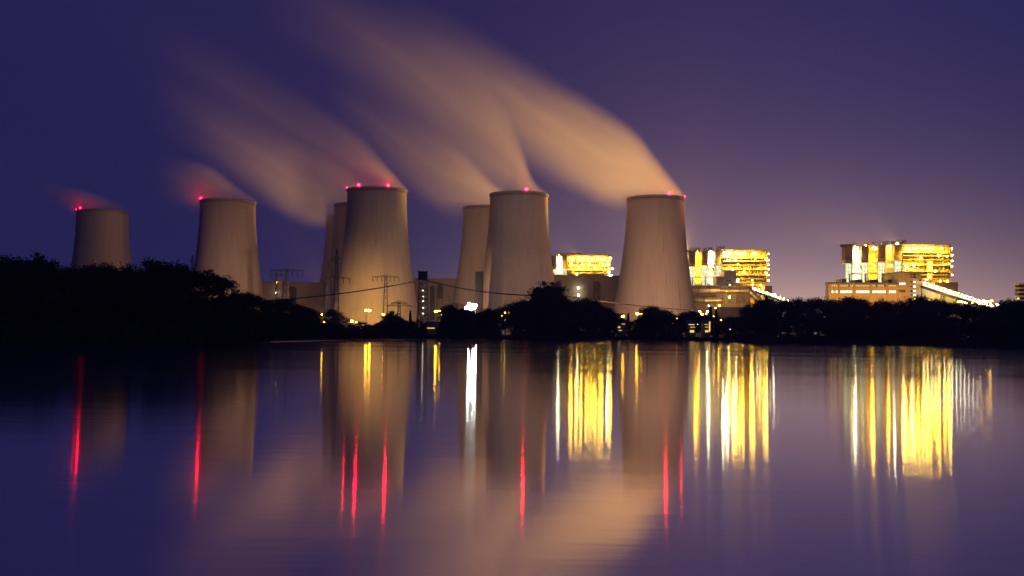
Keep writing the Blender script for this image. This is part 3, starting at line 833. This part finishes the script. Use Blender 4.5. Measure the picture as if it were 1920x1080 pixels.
# --- left boiler house, seen between two towers
rnd = random.Random(11)
z = Z(1000, 420, 4.909, 1145.0)
c0 = z.pt(470, 600)
o = thing('boiler_house', 'smallest boiler house in view, yellow lit, between two towers above a dark low hall', 'power station building', (c0.x, 1145, GZ), 'floodlit boiler houses')
z.part('wall', 'cream', o, 60, 292, 305, 500, 14, 62, True)
z.part('boiler_block', 'yellow', o, 308, 296, 712, 500, .5, 64, True)
z.part('roof_edge', 'yellow_steel', o, 304, 286, 718, 294, -7, 64)
shaft_row(z, o, rnd, [(90,150,300,'yellow','amber'),(211,266,294,'cream','white')], [(152,209,290,390,418),(267,304,290,388,416)],
          [(214,262,262,292,4),(268,296,268,292,2),(310,358,262,290,3)], 480)
eave_lamps(z, o, 'amber', (366,412), 318, r=1.05)
eave_lamps(z, o, 'amber', (458,500,545,590,625,652), 322, r=.95)
eave_lamps(z, o, 'amber', (713,), 318, -3)
rig(z, o, rnd, 312, 708, 300, 490, 'sodium', 9, [345,385,425,450], 9)
for x, y, lm in ((400,462,'amber'),(450,370,'amber'),(520,372,'amber'),(640,375,'amber'),(570,400,'amber'),(420,400,'amber'),(694,370,'white'),(696,440,'white'),(700,470,'white'),(350,365,'amber')):
    z.lamp(o, lm, x, y, -6, .75)
z.lamp(o, 'amber', 728, 412, -3, .9); z.lamp(o, 'amber', 722, 470, -3, .5)
masts(z, o, (375,420,480,520,575,625,726), 286, 20)
for x, y, tg, pw, ang in ((400,300,P(830,370,900),1.4e6,60),):
    plume_fill(o, z.pt(x, 286, 4), tg, pw, ang, GOLD)
spot(o, z.pt(590, 322, -9), (-20, 823, 62), 8e5, 21, GOLD, 1)

# ------------------------------------------------------------------ low halls behind the towers
def hall(x0, x1, y, Y, bump, arches, lights, label, rack=None):
    a = P(x0, y, Y); b = P(x1, y, Y)
    o = thing('low_hall', label, 'building', ((a.x+b.x)/2, Y, GZ), 'dark low halls between the cooling towers')
    MB().box(a.x, Y, GZ-.5, b.x, Y+40, a.z).build('wall', M['hall'], o)
    MB().box(a.x-.3, Y-.4, a.z, b.x+.3, Y+40.4, a.z+.9).build('parapet', M['steel'], o)
    for bx0, bx1, by in bump:
        p, q = P(bx0, by, Y-2), P(bx1, by, Y-2)
        MB().box(p.x, Y-2.5, GZ-.5, q.x, Y+12, p.z).build('stair_core', M['hall'], o)
    for ax, ay, aw, ab in arches:
        c = P(ax, ay, Y); r = aw/2/F_PX*Y; bt = P(ax, ab, Y)
        mb = MB(); n = 14
        ring = [(c.x+r*math.cos(math.pi*i/n), c.z-r+r*math.sin(math.pi*i/n)) for i in range(n+1)]
        pts = [(c.x+r, bt.z)]+ring+[(c.x-r, bt.z)]
        mb.v = [(x_, Y-.25, z_) for x_, z_ in pts]+[(x_, Y+.2, z_) for x_, z_ in pts]
        k = len(pts); mb.f = [tuple(range(k))[::-1], tuple(range(k, 2*k))]+[(i, (i+1) % k, k+(i+1) % k, k+i) for i in range(k)]
        mb.build('doorway', M['dark'], o)
    for lx, ly, lm, r in lights:
        c = P(lx, ly, Y-5)
        f = MB().tube((c.x,c.y,c.z),(c.x,Y,c.z), .15).build('lamp', M['steel'], o)
        MB().sphere(c, r, 8, 6).build('bulb', M[lm], f)
    if rack:
        rk = MB(); rx0, rx1, ryt = rack
        p, q = P(rx0, ryt, Y-6), P(rx1, ryt, Y-6)
        rk.beam((p.x,p.y,GZ), p, .5); rk.beam(p, q, .5); rk.beam((q.x,q.y,GZ), q, .5)
        rk.build('pipe_frame', M['steel'], o)
    return o
hall_l = hall(488, 606, 530, 960, [(519,531,525)], [(548,537,16,600)], [(517,549,'white',.42),(519.5,529,'amber',.25)], 'dark low hall seen between the open trees and the three overlapping towers')
hall(774, 882, 523, 930, [], [(825,533,12,560),(811,536,9,600)], [], 'dark low hall with arched doorways right of the lattice tower', (821,842,555))
hall(1036, 1172, 517, 1000, [(1088,1103,512.5)], [(1119,527,14,590),(1048,526,10,590)], [(1084.5,540,'white',.75),(1084.5,553,'white',.7)], 'grey low hall with two white wall lamps below the smallest boiler house', (1118,1136,552))
a = P(891, 510, 770); b = P(906, 510, 770)
o = thing('lift_shaft', 'plain dark block standing left of the tower with brown steam', 'building', ((a.x+b.x)/2, 770, GZ))
MB().box(a.x, 770, GZ-.5, b.x, 778, a.z).build('wall', M['dark_steel'], o); MB().box(a.x-.2, 769.8, a.z, b.x+.2, 778.2, a.z+.6).build('roof', M['steel'], o)
c = P(606,545,1020); spot(hall_l, c, P(566,362,935), 8.5e5, 85, (1.0,.46,.20), .6)  # added unseen spot behind a tower to light the plume, no lamp there
# far right office block
a = P(1911, 531, 900); b = P(1960, 531, 900)
o = thing('office_block', 'striped office block at the right edge with cream bands between dark windows', 'building', ((a.x+b.x)/2, 900, GZ))
MB().box(a.x+.5, 900.6, GZ-.5, b.x, 908, a.z-.3).build('core', M['glass'], o)
yy = 531
for k in range(6):
    p, q = P(1911, yy, 900), P(1911, yy+3.2, 900)
    MB().box(a.x, 900, q.z, b.x+.2, 908.5, p.z).build('floor_band', M['brick'], o); yy += 7.6
spot(o, (a.x-30, 860, 6), (a.x+10, 900, 30), 1.1e5, 90, GOLD, 1)

# white floodlights facing the lake
o = thing('floodlight_mast', 'dazzling cluster of white floodlights before the half hidden tower', 'floodlight', tuple(P(883,640,655).xy)+(GZ,))
for i, (x, y, r) in enumerate(((874,578,.9),(879,577,1.1),(884,579,1.1),(889,577,1.0),(892,573,.8),(880,569,.6),(887,571,.6))):
    c = P(x, y, 655)
    h = MB().tube((c.x,c.y+.9,c.z),(c.x,c.y+.2,c.z), r*.6, r*1.05, 10).build('floodlight', M['steel'], o)
    MB().sphere(c, r, 10, 6).build('bulb', M['flood'], h)
mm = MB()
for x in (876,884,892):
    c = P(x, 570, 656.2); mm.beam((c.x,c.y,GZ),c,.3)
c, d = P(872,580,656.2), P(894,580,656.2); mm.beam(c,d,.3); c, d = P(872,573,656.2), P(894,573,656.2); mm.beam(c,d,.25)
mm.build('mast', M['steel'], o)
c = P(884,574,655); spot(o, (c.x, c.y-1.0, c.z+1), P(960,480,823), 5e4, 100, (.95,1,.9), 1)

# ------------------------------------------------------------------ pylons, lattice tower, cable
def pylon(x, ytop, ybase, Y, arms, label, wt, wb, name='electricity_pylon'):
    a, b_ = P(x, ytop, Y), P(x, ybase, Y); b_.z = GZ
    o = thing(name, label, 'pylon', (a.x, Y, GZ), 'electricity pylons before the cooling towers')
    mb = MB(); n = 9
    def wid(k): return wb+(wt-wb)*k
    pts = []
    for i in range(n+1):
        k = i/n; zq = GZ+(a.z-GZ)*k; wv = wid(k)
        pts.append([(a.x-wv,Y-wv,zq),(a.x+wv,Y-wv,zq),(a.x+wv,Y+wv,zq),(a.x-wv,Y+wv,zq)])
    for i in range(n):
        for j in range(4):
            mb.beam(pts[i][j], pts[i+1][j], .27); mb.beam(pts[i][j], pts[i+1][(j+1) % 4], .13); mb.beam(pts[i][(j+1) % 4], pts[i+1][j], .13)
    mb.build('mast', M['dark_steel'], o)
    for ya, half, drop, n_ins in arms:
        c = P(x, ya, Y); h = half/F_PX*Y; dp = drop/F_PX*Y
        am = MB(); k = 7
        for s_ in (-1,1):
            for yy in (-.7,.7):
                am.beam((c.x,Y+yy,c.z+.0),(c.x+s_*h,Y,c.z-.3),.26); am.beam((c.x,Y+yy,c.z+1.4),(c.x+s_*h,Y,c.z-.2),.20)
            for i in range(k):
                u, v = i/k, (i+1)/k
                am.beam((c.x+s_*h*u,Y,c.z-.2*u),(c.x+s_*h*v,Y,c.z+1.4*(1-v)),.09)
        arm = am.build('crossarm', M['dark_steel'], o)
        for i in range(n_ins):
            u = ((i//2)+1)/(n_ins//2)*(.98 if i % 2 else -.98)
            xx = c.x+h*u
            MB().tube((xx,Y,c.z-.3),(xx,Y,c.z-.3-dp),.22,.22,6).sphere((xx,Y,c.z-.3-dp),.42,6,4).build('insulator', M['dark_steel'], arm)
    return o
pylon(538, 504.5, 585, 720, [(507,31,10,6)], 'flat topped pylon with six hanging insulators on the sky between two cooling towers', .7, 2.2)
pylon(519, 510, 585, 800, [(516,18,9,6)], 'fainter flat pylon just behind the one on the sky between two cooling towers', .6, 1.6)
pylon(631.5, 466, 600, 700, [(484,8,0,0),(521,25,8,4)], 'tallest slender pylon with a pointed top before the nearest tower', .35, 2.4)
pylon(616, 488, 600, 770, [(489,10,0,0),(522,18,8,4)], 'fainter slender pylon just behind the tallest one', .3, 2.0)
pylon(723.5, 517, 600, 730, [(519,25,7,6)], 'flat topped pylon standing out against the nearest cooling tower', .7, 2.0)
pylon(748.5, 566, 600, 600, [(568,15,0,0),(573,24,0,0)], 'low dark pylon with two wide crossarms left of the lattice tower', .6, 1.2)
pylon(360.5, 478, 560, 900, [(490,6,0,0)], 'small far pylon between the first two cooling towers', .5, 1.6)
pylon(856, 571, 600, 600, [(572,16,4,4)], 'low pylon with short crossarm left of the white floodlights', .5, 1.0)

Yt = 640.0
o = thing('lattice_tower', 'dark square lattice tower with lit stairs inside and a cabin on top', 'tower', (P(793,600,Yt).x, Yt, GZ))
mb = MB(); n = 9; pts = []
for i in range(n+1):
    k = i/n; c = P(793.5-2*(1-k)*-1 if False else 793.5, 608-(608-523)*k, Yt); hw = (11.0-(11.0-7.0)*k)/F_PX*Yt
    pts.append([(c.x-hw,Yt-hw,c.z),(c.x+hw,Yt-hw,c.z),(c.x+hw,Yt+hw,c.z),(c.x-hw,Yt+hw,c.z)])
for j in range(4): pts[0][j] = (pts[0][j][0], pts[0][j][1], GZ-.3)
for i in range(n):
    for j in range(4):
        jj = (j+1) % 4
        mb.beam(pts[i][j], pts[i+1][j], .42); mb.beam(pts[i][j], pts[i+1][jj], .15); mb.beam(pts[i][jj], pts[i+1][j], .15); mb.beam(pts[i+1][j], pts[i+1][jj], .25)
mb.build('frame', M['dark_steel'], o)
c0, c1 = P(784,524,Yt-3), P(802,510,Yt-3)
MB().box(c0.x, Yt-3, c0.z, c1.x, Yt+3, c1.z).build('cabin', M['dark_steel'], o)
MB().box(c0.x-.5, Yt-3.5, c1.z, c1.x+.5, Yt+3.5, c1.z+.5).build('roof', M['steel'], o)
st = MB(); ys_ = [600,588,577,566,556,545,533]
for i in range(len(ys_)-1):
    s_ = 1 if i % 2 else -1
    a_, b_ = P(793.5-s_*4.5, ys_[i], Yt), P(793.5+s_*4.5, ys_[i+1], Yt)
    st.beam(a_+Vector((0,-1,0)), b_+Vector((0,-1,0)), .45); st.box(b_.x-1, Yt-1.6, b_.z-.2, b_.x+1, Yt+1.6, b_.z)
st.build('stairs', M['pipe'], o)
for y in (545,556,564.5,577,588):
    c = P(793.5, y, Yt-1.9)
    f = MB().tube((c.x-.5,c.y,c.z+.35),(c.x+.5,c.y,c.z+.35),.12).build('lamp', M['steel'], o)
    MB().sphere(c, .26, 8, 6).build('bulb', M['dim_white'], f)
# overhead cableway
def cable(pa, pb, sag, r, name, label):
    mb = MB(); n = 24; pr = None
    for i in range(n+1):
        k = i/n; p = pa.lerp(pb, k); p.z -= sag*4*k*(1-k)
        if pr is not None: mb.tube(pr, p, r, None, 6, False)
        pr = p
    o = mb.build(name, M['cable']); tag(o, label, 'cable'); return o
cable(P(800,523,Yt), P(470,566,520), 2.0, .34, 'overhead_cable', 'thick dark cable sloping down left from the lattice tower cabin')
cable(P(787,522,Yt), P(1008,554,560), 2.5, .34, 'overhead_cable', 'thick dark cable sloping down right from the lattice tower cabin')
cable(P(1000,545,640), P(1300,582,700), 1.5, .22, 'overhead_cable', 'thin dark cable low across the foot of the rightmost cooling tower')

# ------------------------------------------------------------------ small lit buildings at the shore
def cottage(x0, x1, yt, yb, Y, label, rows_, mat='brick'):
    Y = shore_Y((x0+x1)/2)+11
    a, b_ = P(x0, yb, Y), P(x1, yt, Y)
    o = thing('shore_house', label, 'building', ((a.x+b_.x)/2, Y, GZ))
    MB().box(a.x, Y, GZ-.5, b_.x, Y+8, b_.z).build('wall', M[mat], o)
    mx_ = (a.x+b_.x)/2
    rf = MB(); rf.v = [(a.x-.4,Y-.5,b_.z),(b_.x+.4,Y-.5,b_.z),(b_.x+.4,Y+8.5,b_.z),(a.x-.4,Y+8.5,b_.z),(a.x-.4,Y+4,b_.z+2.0),(b_.x+.4,Y+4,b_.z+2.0)]
    rf.f = [(0,1,5,4),(2,3,4,5),(0,4,3),(1,2,5),(0,3,2,1)]
    rf.build('roof', M['steel'], o)
    for wx0, wx1, wy0, wy1, m_ in rows_:
        p, q = P(wx0, wy1, Y-.15), P(wx1, wy0, Y-.15)
        f = MB().box(p.x-.1, Y-.15, p.z-.1, q.x+.1, Y-.02, q.z+.1).build('window', M['dark_steel'], o)
        MB().box(p.x, Y-.25, p.z, q.x, Y-.16, q.z).build('pane', M[m_], f)
    return o
cottage(1288, 1305, 607, 626, 372, 'shore house with stacked amber window bands below the rightmost tower', [(1291,1302,608,609.3,'win_dim'),(1294,1303,613,614,'win_dim'),(1293.5,1301.5,619,623.5,'win_dim')])
cottage(1320, 1333, 606, 626, 374, 'shore house with a bright yellow pillar of light at its corner', [(1321,1327,608,609,'win_dim'),(1322,1328,613,614,'win_dim'),(1322,1328,619,623,'win_dim'),(1329,1332,603,622,'win_dim')])
cottage(800, 817, 612, 628, 476, 'low shore shed with one lit amber strip below the lattice tower', [(801,815,614.5,616,'win_dim')])
cottage(1156, 1174, 606, 626, 410, 'small shore house between dark trees with faint amber windows', [(1158,1163,612,615,'win_dim'),(1166,1172,607,608,'win_dim'),(1160,1166,619,620,'win_dim')])

# ------------------------------------------------------------------ trees
def leaf_quad(mb, c, s, rnd):
    a = rnd.uniform(0, 6.283); tl = rnd.uniform(-1, 1)
    u = Vector((math.cos(a), math.sin(a), tl*.6)).normalized()*s
    v = Vector((-math.sin(a)*rnd.uniform(-.6,.6), math.cos(a)*rnd.uniform(-.6,.6), 1)).normalized()*s*.75
    n = len(mb.v)
    mb.v += [tuple(c-u*.5-v*.2), tuple(c-v*.55), tuple(c+u*.5+v*.1), tuple(c+v*.5)]
    mb.f.append((n,n+1,n+2,n+3))
def tree_proto(seed, kind):
    """10 m tree; returns trunk mesh, crown mesh"""
    rnd = random.Random(seed); tr = MB(); cr = MB()
    tips = []
    if kind == 'conifer':
        tr.tube((0,0,-.3),(0,0,9.6),.16,.03,7)
        for i in range(46):
            zq = 1.0+8.7*(i/46); rad = 1.9*(1-zq/10.4)+.12
            for q in range(6):
                a = rnd.uniform(0,6.28); e = Vector((math.cos(a)*rad*rnd.uniform(.6,1), math.sin(a)*rad*rnd.uniform(.6,1), zq-rad*.25))
                if q < 2 and i % 3 == 0: tr.tube((0,0,zq), e, .04, .015, 4)
                for _ in range(11):
                    k = rnd.random(); leaf_quad(cr, Vector((e.x*k, e.y*k, zq-rad*.25*k))+Vector((rnd.gauss(0,.12),rnd.gauss(0,.12),rnd.gauss(0,.1))), .26, rnd)
        return tr, cr
    if kind == 'shrub': H0, n_l, spread, base = .4, 12, 4.2, .15
    elif kind == 'airy': H0, n_l, spread, base = 3.6, 14, 4.2, .30
    elif kind == 'poplar': H0, n_l, spread, base = 1.5, 18, 1.7, .22
    else: H0, n_l, spread, base = 1.1, 17, 3.6, .26
    lean = Vector((rnd.uniform(-.4,.4), rnd.uniform(-.4,.4), 0))
    mid = lean*.5+Vector((0,0,H0)); top = lean+Vector((0,0,8.2))
    tr.tube((0,0,-.4), mid, base, base*.8, 8); tr.tube(mid, top, base*.8, .05, 7)
    for i in range(n_l):
        k = (i+.5)/n_l; st_ = mid.lerp(top, k*.92)
        a = i*2.4+rnd.uniform(-.5,.5)
        prof = math.sin(math.pi*(.18+.76*k))**.7
        ln = spread*prof*rnd.uniform(.7,1.1)
        e = st_+Vector((math.cos(a)*ln, math.sin(a)*ln, rnd.uniform(.25,.7)*ln+.2)); e.z = min(e.z, 9.7-.16*ln*ln)
        m_ = st_.lerp(e,.5)+Vector((rnd.uniform(-.2,.2),rnd.uniform(-.2,.2),rnd.uniform(-.1,.3)))
        tr.tube(st_, m_, base*.36*(1-k*.6), base*.22*(1-k*.6), 5); tr.tube(m_, e, base*.22*(1-k*.6), .02, 5)
        tips += [e, m_.lerp(e,.55)]
        for q in range(3):
            t_ = m_.lerp(e, rnd.uniform(.1,.8)); e2 = t_+Vector((rnd.uniform(-1,1),rnd.uniform(-1,1),rnd.uniform(-.1,.8)))*spread*.33
            e2.z = min(e2.z, 9.8); tr.tube(t_, e2, base*.12, .015, 4); tips.append(e2)
    tips.append(top+Vector((0,0,.8)))
    per = {'airy':52,'shrub':78,'poplar':70}.get(kind, 82); sig = {'airy':.46,'poplar':.40}.get(kind, .62)
    for tp in tips:
        s_ = sig*rnd.uniform(.7,1.3); nn = int(per*rnd.uniform(.6,1.25))
        for _ in range(nn):
            c = tp+Vector((rnd.gauss(0,s_*1.1), rnd.gauss(0,s_*1.1), rnd.gauss(0,s_*.62)))
            if c.z < .15: c.z = .15+rnd.random()*.4
            leaf_quad(cr, c, rnd.uniform(.20,.42), rnd)
    return tr, cr
PROTO = {}
for kind, seeds in (('broad',(1,2,3,4)),('airy',(11,12)),('conifer',(21,)),('poplar',(31,)),('shrub',(41,42,43))):
    lst = []
    for s_ in seeds:
        tr, cr = tree_proto(s_, kind)
        hmax_ = sorted(v[2] for v in cr.v)[int(len(cr.v)*.992)]
        tm = bpy.data.meshes.new('trunk'); tm.from_pydata(tr.v, [], tr.f); tm.materials.append(M['bark']); tm.update()
        cm = bpy.data.meshes.new('crown'); cm.from_pydata(cr.v, [], cr.f); cm.materials.append(M['leaf']); cm.update()
        lst.append((tm, cm, hmax_))
    PROTO[kind] = lst
tr_rnd = random.Random(77)
def plant(kind, x, ytop, Y, label, group=None, wide=1.0, zb=None, name=None):
    tm, cm, hm = tr_rnd.choice(PROTO[kind])
    Y = max(Y, shore_Y(x)+9); p = P(x, ytop, Y); zb = (GZ if Y > shore_Y(x)+40 else GZ*min(1, .25+max(0, Y-shore_Y(x))/16)) if zb is None else zb
    h = p.z-zb
    if h < 1.2: return None
    s_ = h/hm
    nm = name or {'conifer':'conifer_tree','shrub':'shore_shrub'}.get(kind, 'broadleaf_tree')
    o = bpy.data.objects.new(nm, None); C.objects.link(o); o.location = (p.x, Y, zb)
    o.scale = (s_*wide, s_*wide, s_); o.rotation_euler = (0, 0, tr_rnd.uniform(0, 6.28))
    tag(o, label, 'shrub' if kind == 'shrub' else 'tree', group)
    for n_, me in (('trunk', tm), ('crown', cm)):
        c = bpy.data.objects.new(n_, me); C.objects.link(c); c.parent = o
    return o
TOP = [(-40,484),(0,480),(12,478),(30,484),(50,490),(65,488),(80,492),(95,499),(120,504),(145,502),(170,498),(195,495),(215,499),(235,507),(250,520),(262,508),(280,498),(300,491),(312,520),(325,550),(345,556),(365,556),(390,557),(405,557),(425,557),(440,555),(452,551),(475,549),(490,556),(505,562),(530,560),(548,564),(565,575),(578,577),(592,589),(603,600),(612,604),(625,602),(660,609),(700,608),(715,600),(732,590),(748,590),(765,602),(785,598),(800,606),(822,610),(836,592),(846,577),(870,579),(890,586),(915,580),(945,577),(965,564),(985,564),(1000,564),(1012,552),(1045,555),(1065,562),(1090,558),(1110,563),(1130,574),(1150,584),(1168,602),(1185,602),(1200,596),(1218,584),(1235,577),(1250,582),(1265,589),(1285,583),(1310,590),(1330,592),(1350,594),(1375,592),(1395,596),(1404,572),(1430,562),(1455,567),(1480,563),(1510,560),(1550,561),(1580,559),(1610,559),(1640,564),(1680,567),(1720,564),(1760,563),(1790,566),(1820,571),(1850,576),(1880,573),(1900,566),(1950,566)]
GA, GB, GC = 'trees of the dense wood on the left shore', 'trees of the dark middle shore below the towers', 'trees of the low even wood on the right shore'
LA = 'dark leafy tree merging into the dense black wood on the left shore'
LB = 'dark leafy tree merging into the black tree belt below the cooling towers'
LC = 'dark leafy tree merging into the low even wood on the right shore'
x = -30
while x < 1950:
    Y0 = shore_Y(x)
    if x < 500: gl_, lb_, Ya = GA, LA, (12, 60)
    elif x < 1396: gl_, lb_, Ya = GB, LB, (10, 70)
    else: gl_, lb_, Ya = GC, LC, (14, 90)
    yt = interp(TOP, x)
    hpx = hor(x)-yt+8
    plant('broad' if hpx > 36 else 'shrub', x+tr_rnd.uniform(-3,3), yt+tr_rnd.uniform(-1,4), Y0+tr_rnd.uniform(*Ya), lb_ if hpx > 36 else lb_.replace('leafy tree','shrub').replace('wood','bank').replace('tree belt','bank'),
          gl_ if hpx > 36 else gl_.replace('trees','shrubs'), .8 if hpx > 60 else 1.0)
    x += max(11, hpx*.26)
CLEAR = ((1280,1340),(796,822),(1150,1178),(936,960),(1345,1360))
# the nearer, lower second row
x = -20
while x < 1950:
    Y0 = shore_Y(x)
    gl_, lb_ = ((GA, LA) if x < 496 else (GB, LB) if x < 1396 else (GC, LC))
    yt = interp(TOP, x); hpx = hor(x)-yt+10
    lx = tr_rnd.uniform(.38,.66)
    if hpx > 30 and not any(a_ < x < b_ for a_, b_ in CLEAR):
        plant('broad' if hpx*lx > 40 else 'shrub', x, hor(x)+10-hpx*lx, Y0+tr_rnd.uniform(5,10), lb_ if hpx*lx > 40 else lb_.replace('leafy tree','shrub').replace('wood','bank').replace('tree belt','bank'), gl_ if hpx*lx > 40 else gl_.replace('trees','shrubs'), 1.15)
    x += max(12, hpx*.20)
# low bushes along the foot of the belt
x = -20
while x < 1950:
    if not any(a_ < x < b_ for a_, b_ in CLEAR):
        gl_, lb_ = ((GA, LA) if x < 496 else (GB, LB) if x < 1396 else (GC, LC))
        plant('shrub', x, hor(x)-tr_rnd.uniform(8, 20), shore_Y(x)+tr_rnd.uniform(14, 26), lb_.replace('leafy tree','shrub').replace('wood','bank').replace('tree belt','bank'), gl_.replace('trees','shrubs'), 1.5)
    x += 24 if x < 500 else 17
# trees one can tell apart
plant('poplar', 66, 483, shore_Y(66)+40, 'narrow pointed tree top rising from the wood at the far left')
plant('airy', 305, 490, shore_Y(305)+22, 'tall spreading tree left of the second cooling tower, tallest of the open branched ones', wide=.85)
plant('airy', 338, 497, shore_Y(338)+30, 'spreading tree with gaps just right of the tallest open branched one', wide=.8)
plant('airy', 378, 507, shore_Y(378)+20, 'open branched tree before the left foot of the second cooling tower', wide=.85)
plant('airy', 418, 516, shore_Y(418)+18, 'rightmost open branched tree, sky glow showing between its limbs', wide=.7)
plant('poplar', 241, 503, shore_Y(241)+25, 'bent tree at the right foot of the smallest cooling tower', wide=1.1)
plant('broad', 624, 581, 620, 'rounded dark tree between the two leftmost yard lamps')
plant('shrub', 643, 592, 610, 'small bushy tree right of the rounded one between yard lamps')
plant('shrub', 733, 584, 520, 'large round bush below the flat topped pylon')
plant('conifer', 769.5, 583, 520, 'thin pointed conifer left of the lattice tower')
plant('broad', 845, 573, 500, 'dark rounded tree left of the white floodlights')
plant('poplar', 1013, 534, 500, 'tall blunt tree at the right foot of the tower with brown steam, left half', wide=1.25)
plant('poplar', 1031, 535, 505, 'tall blunt tree at the right foot of the tower with brown steam, right half', wide=1.25)
plant('conifer', 1178, 588, 560, 'small pointed conifer beside the lamp in the gap between trees')
plant('broad', 1222, 575, 520, 'round dark tree before the foot of the rightmost cooling tower')
plant('conifer', 1332, 575, 545, 'pointed conifer right of the bright street lamp')
plant('conifer', 1343, 581, 545, 'shorter pointed conifer beside the taller one by the street lamp')
plant('poplar', 1432, 559, shore_Y(1432)+40, 'taller tree top before the lower end of the big round ducts', wide=1.2)
plant('broad', 1727, 557, shore_Y(1727)+60, 'tree top standing above the even wood at the foot of the largest boiler house')
plant('broad', 1893, 564, shore_Y(1893)+30, 'tree rising beside the striped office block')
# undergrowth and reeds on the bank: nobody could count it
rg = random.Random(3); mb = MB()
x = -60.0
while x < 1990:
    Y0 = shore_Y(x)
    low = .35 if any(a_ < x < b_ for a_, b_ in CLEAR) else 1.0
    for q in range(6):
        d = rg.uniform(.4, 12)*(low if low < 1 else 1); hh = (rg.uniform(.8, 2.6)+d*.12)*low; cx = (x+rg.uniform(-2,2)-960)/F_PX*(Y0+d)
        zb = min(GZ, .2+d*.14)
        for _ in range(16):
            leaf_quad(mb, Vector((cx+rg.gauss(0,.8), Y0+d+rg.gauss(0,.7), zb+rg.random()*hh)), rg.uniform(.5,1.0), rg)
    x += 2.4
o = mb.build('undergrowth', M['leaf']); tag(o, 'dark undergrowth and reeds along the shore', 'undergrowth', kind='stuff')
# reed stalk standing in the lake
p = P(1213, 690, HC*F_PX/(690-hor(1213)))
o = MB().tube((p.x,p.y,-.5),(p.x+.03,p.y,.75),.022,.018,6).tube((p.x+.03,p.y,.75),(p.x-.02,p.y,1.35),.018,.008,6).build('bare_stick', M['bark']); tag(o, 'thin bare stick standing upright in the lake', 'stick')
# ------------------------------------------------------------------ thin night haze over lake and plant
HAZE = 0.00011
if HAZE:
    mb = MB().box(-6500, -320, -2.0, 6500, 2700, 420)
    m = bpy.data.materials.new('haze'); m.use_nodes = True; t = m.node_tree; t.nodes.clear()
    pv = N(t, 'ShaderNodeVolumePrincipled'); pv.inputs['Color'].default_value = (.92,.92,.95,1); pv.inputs['Density'].default_value = HAZE; pv.inputs['Anisotropy'].default_value = 0.0
    ou = N(t, 'ShaderNodeOutputMaterial'); t.links.new(pv.outputs[0], ou.inputs['Volume'])
    tag(mb.build('haze', m), 'thin night haze', 'haze', kind='stuff')
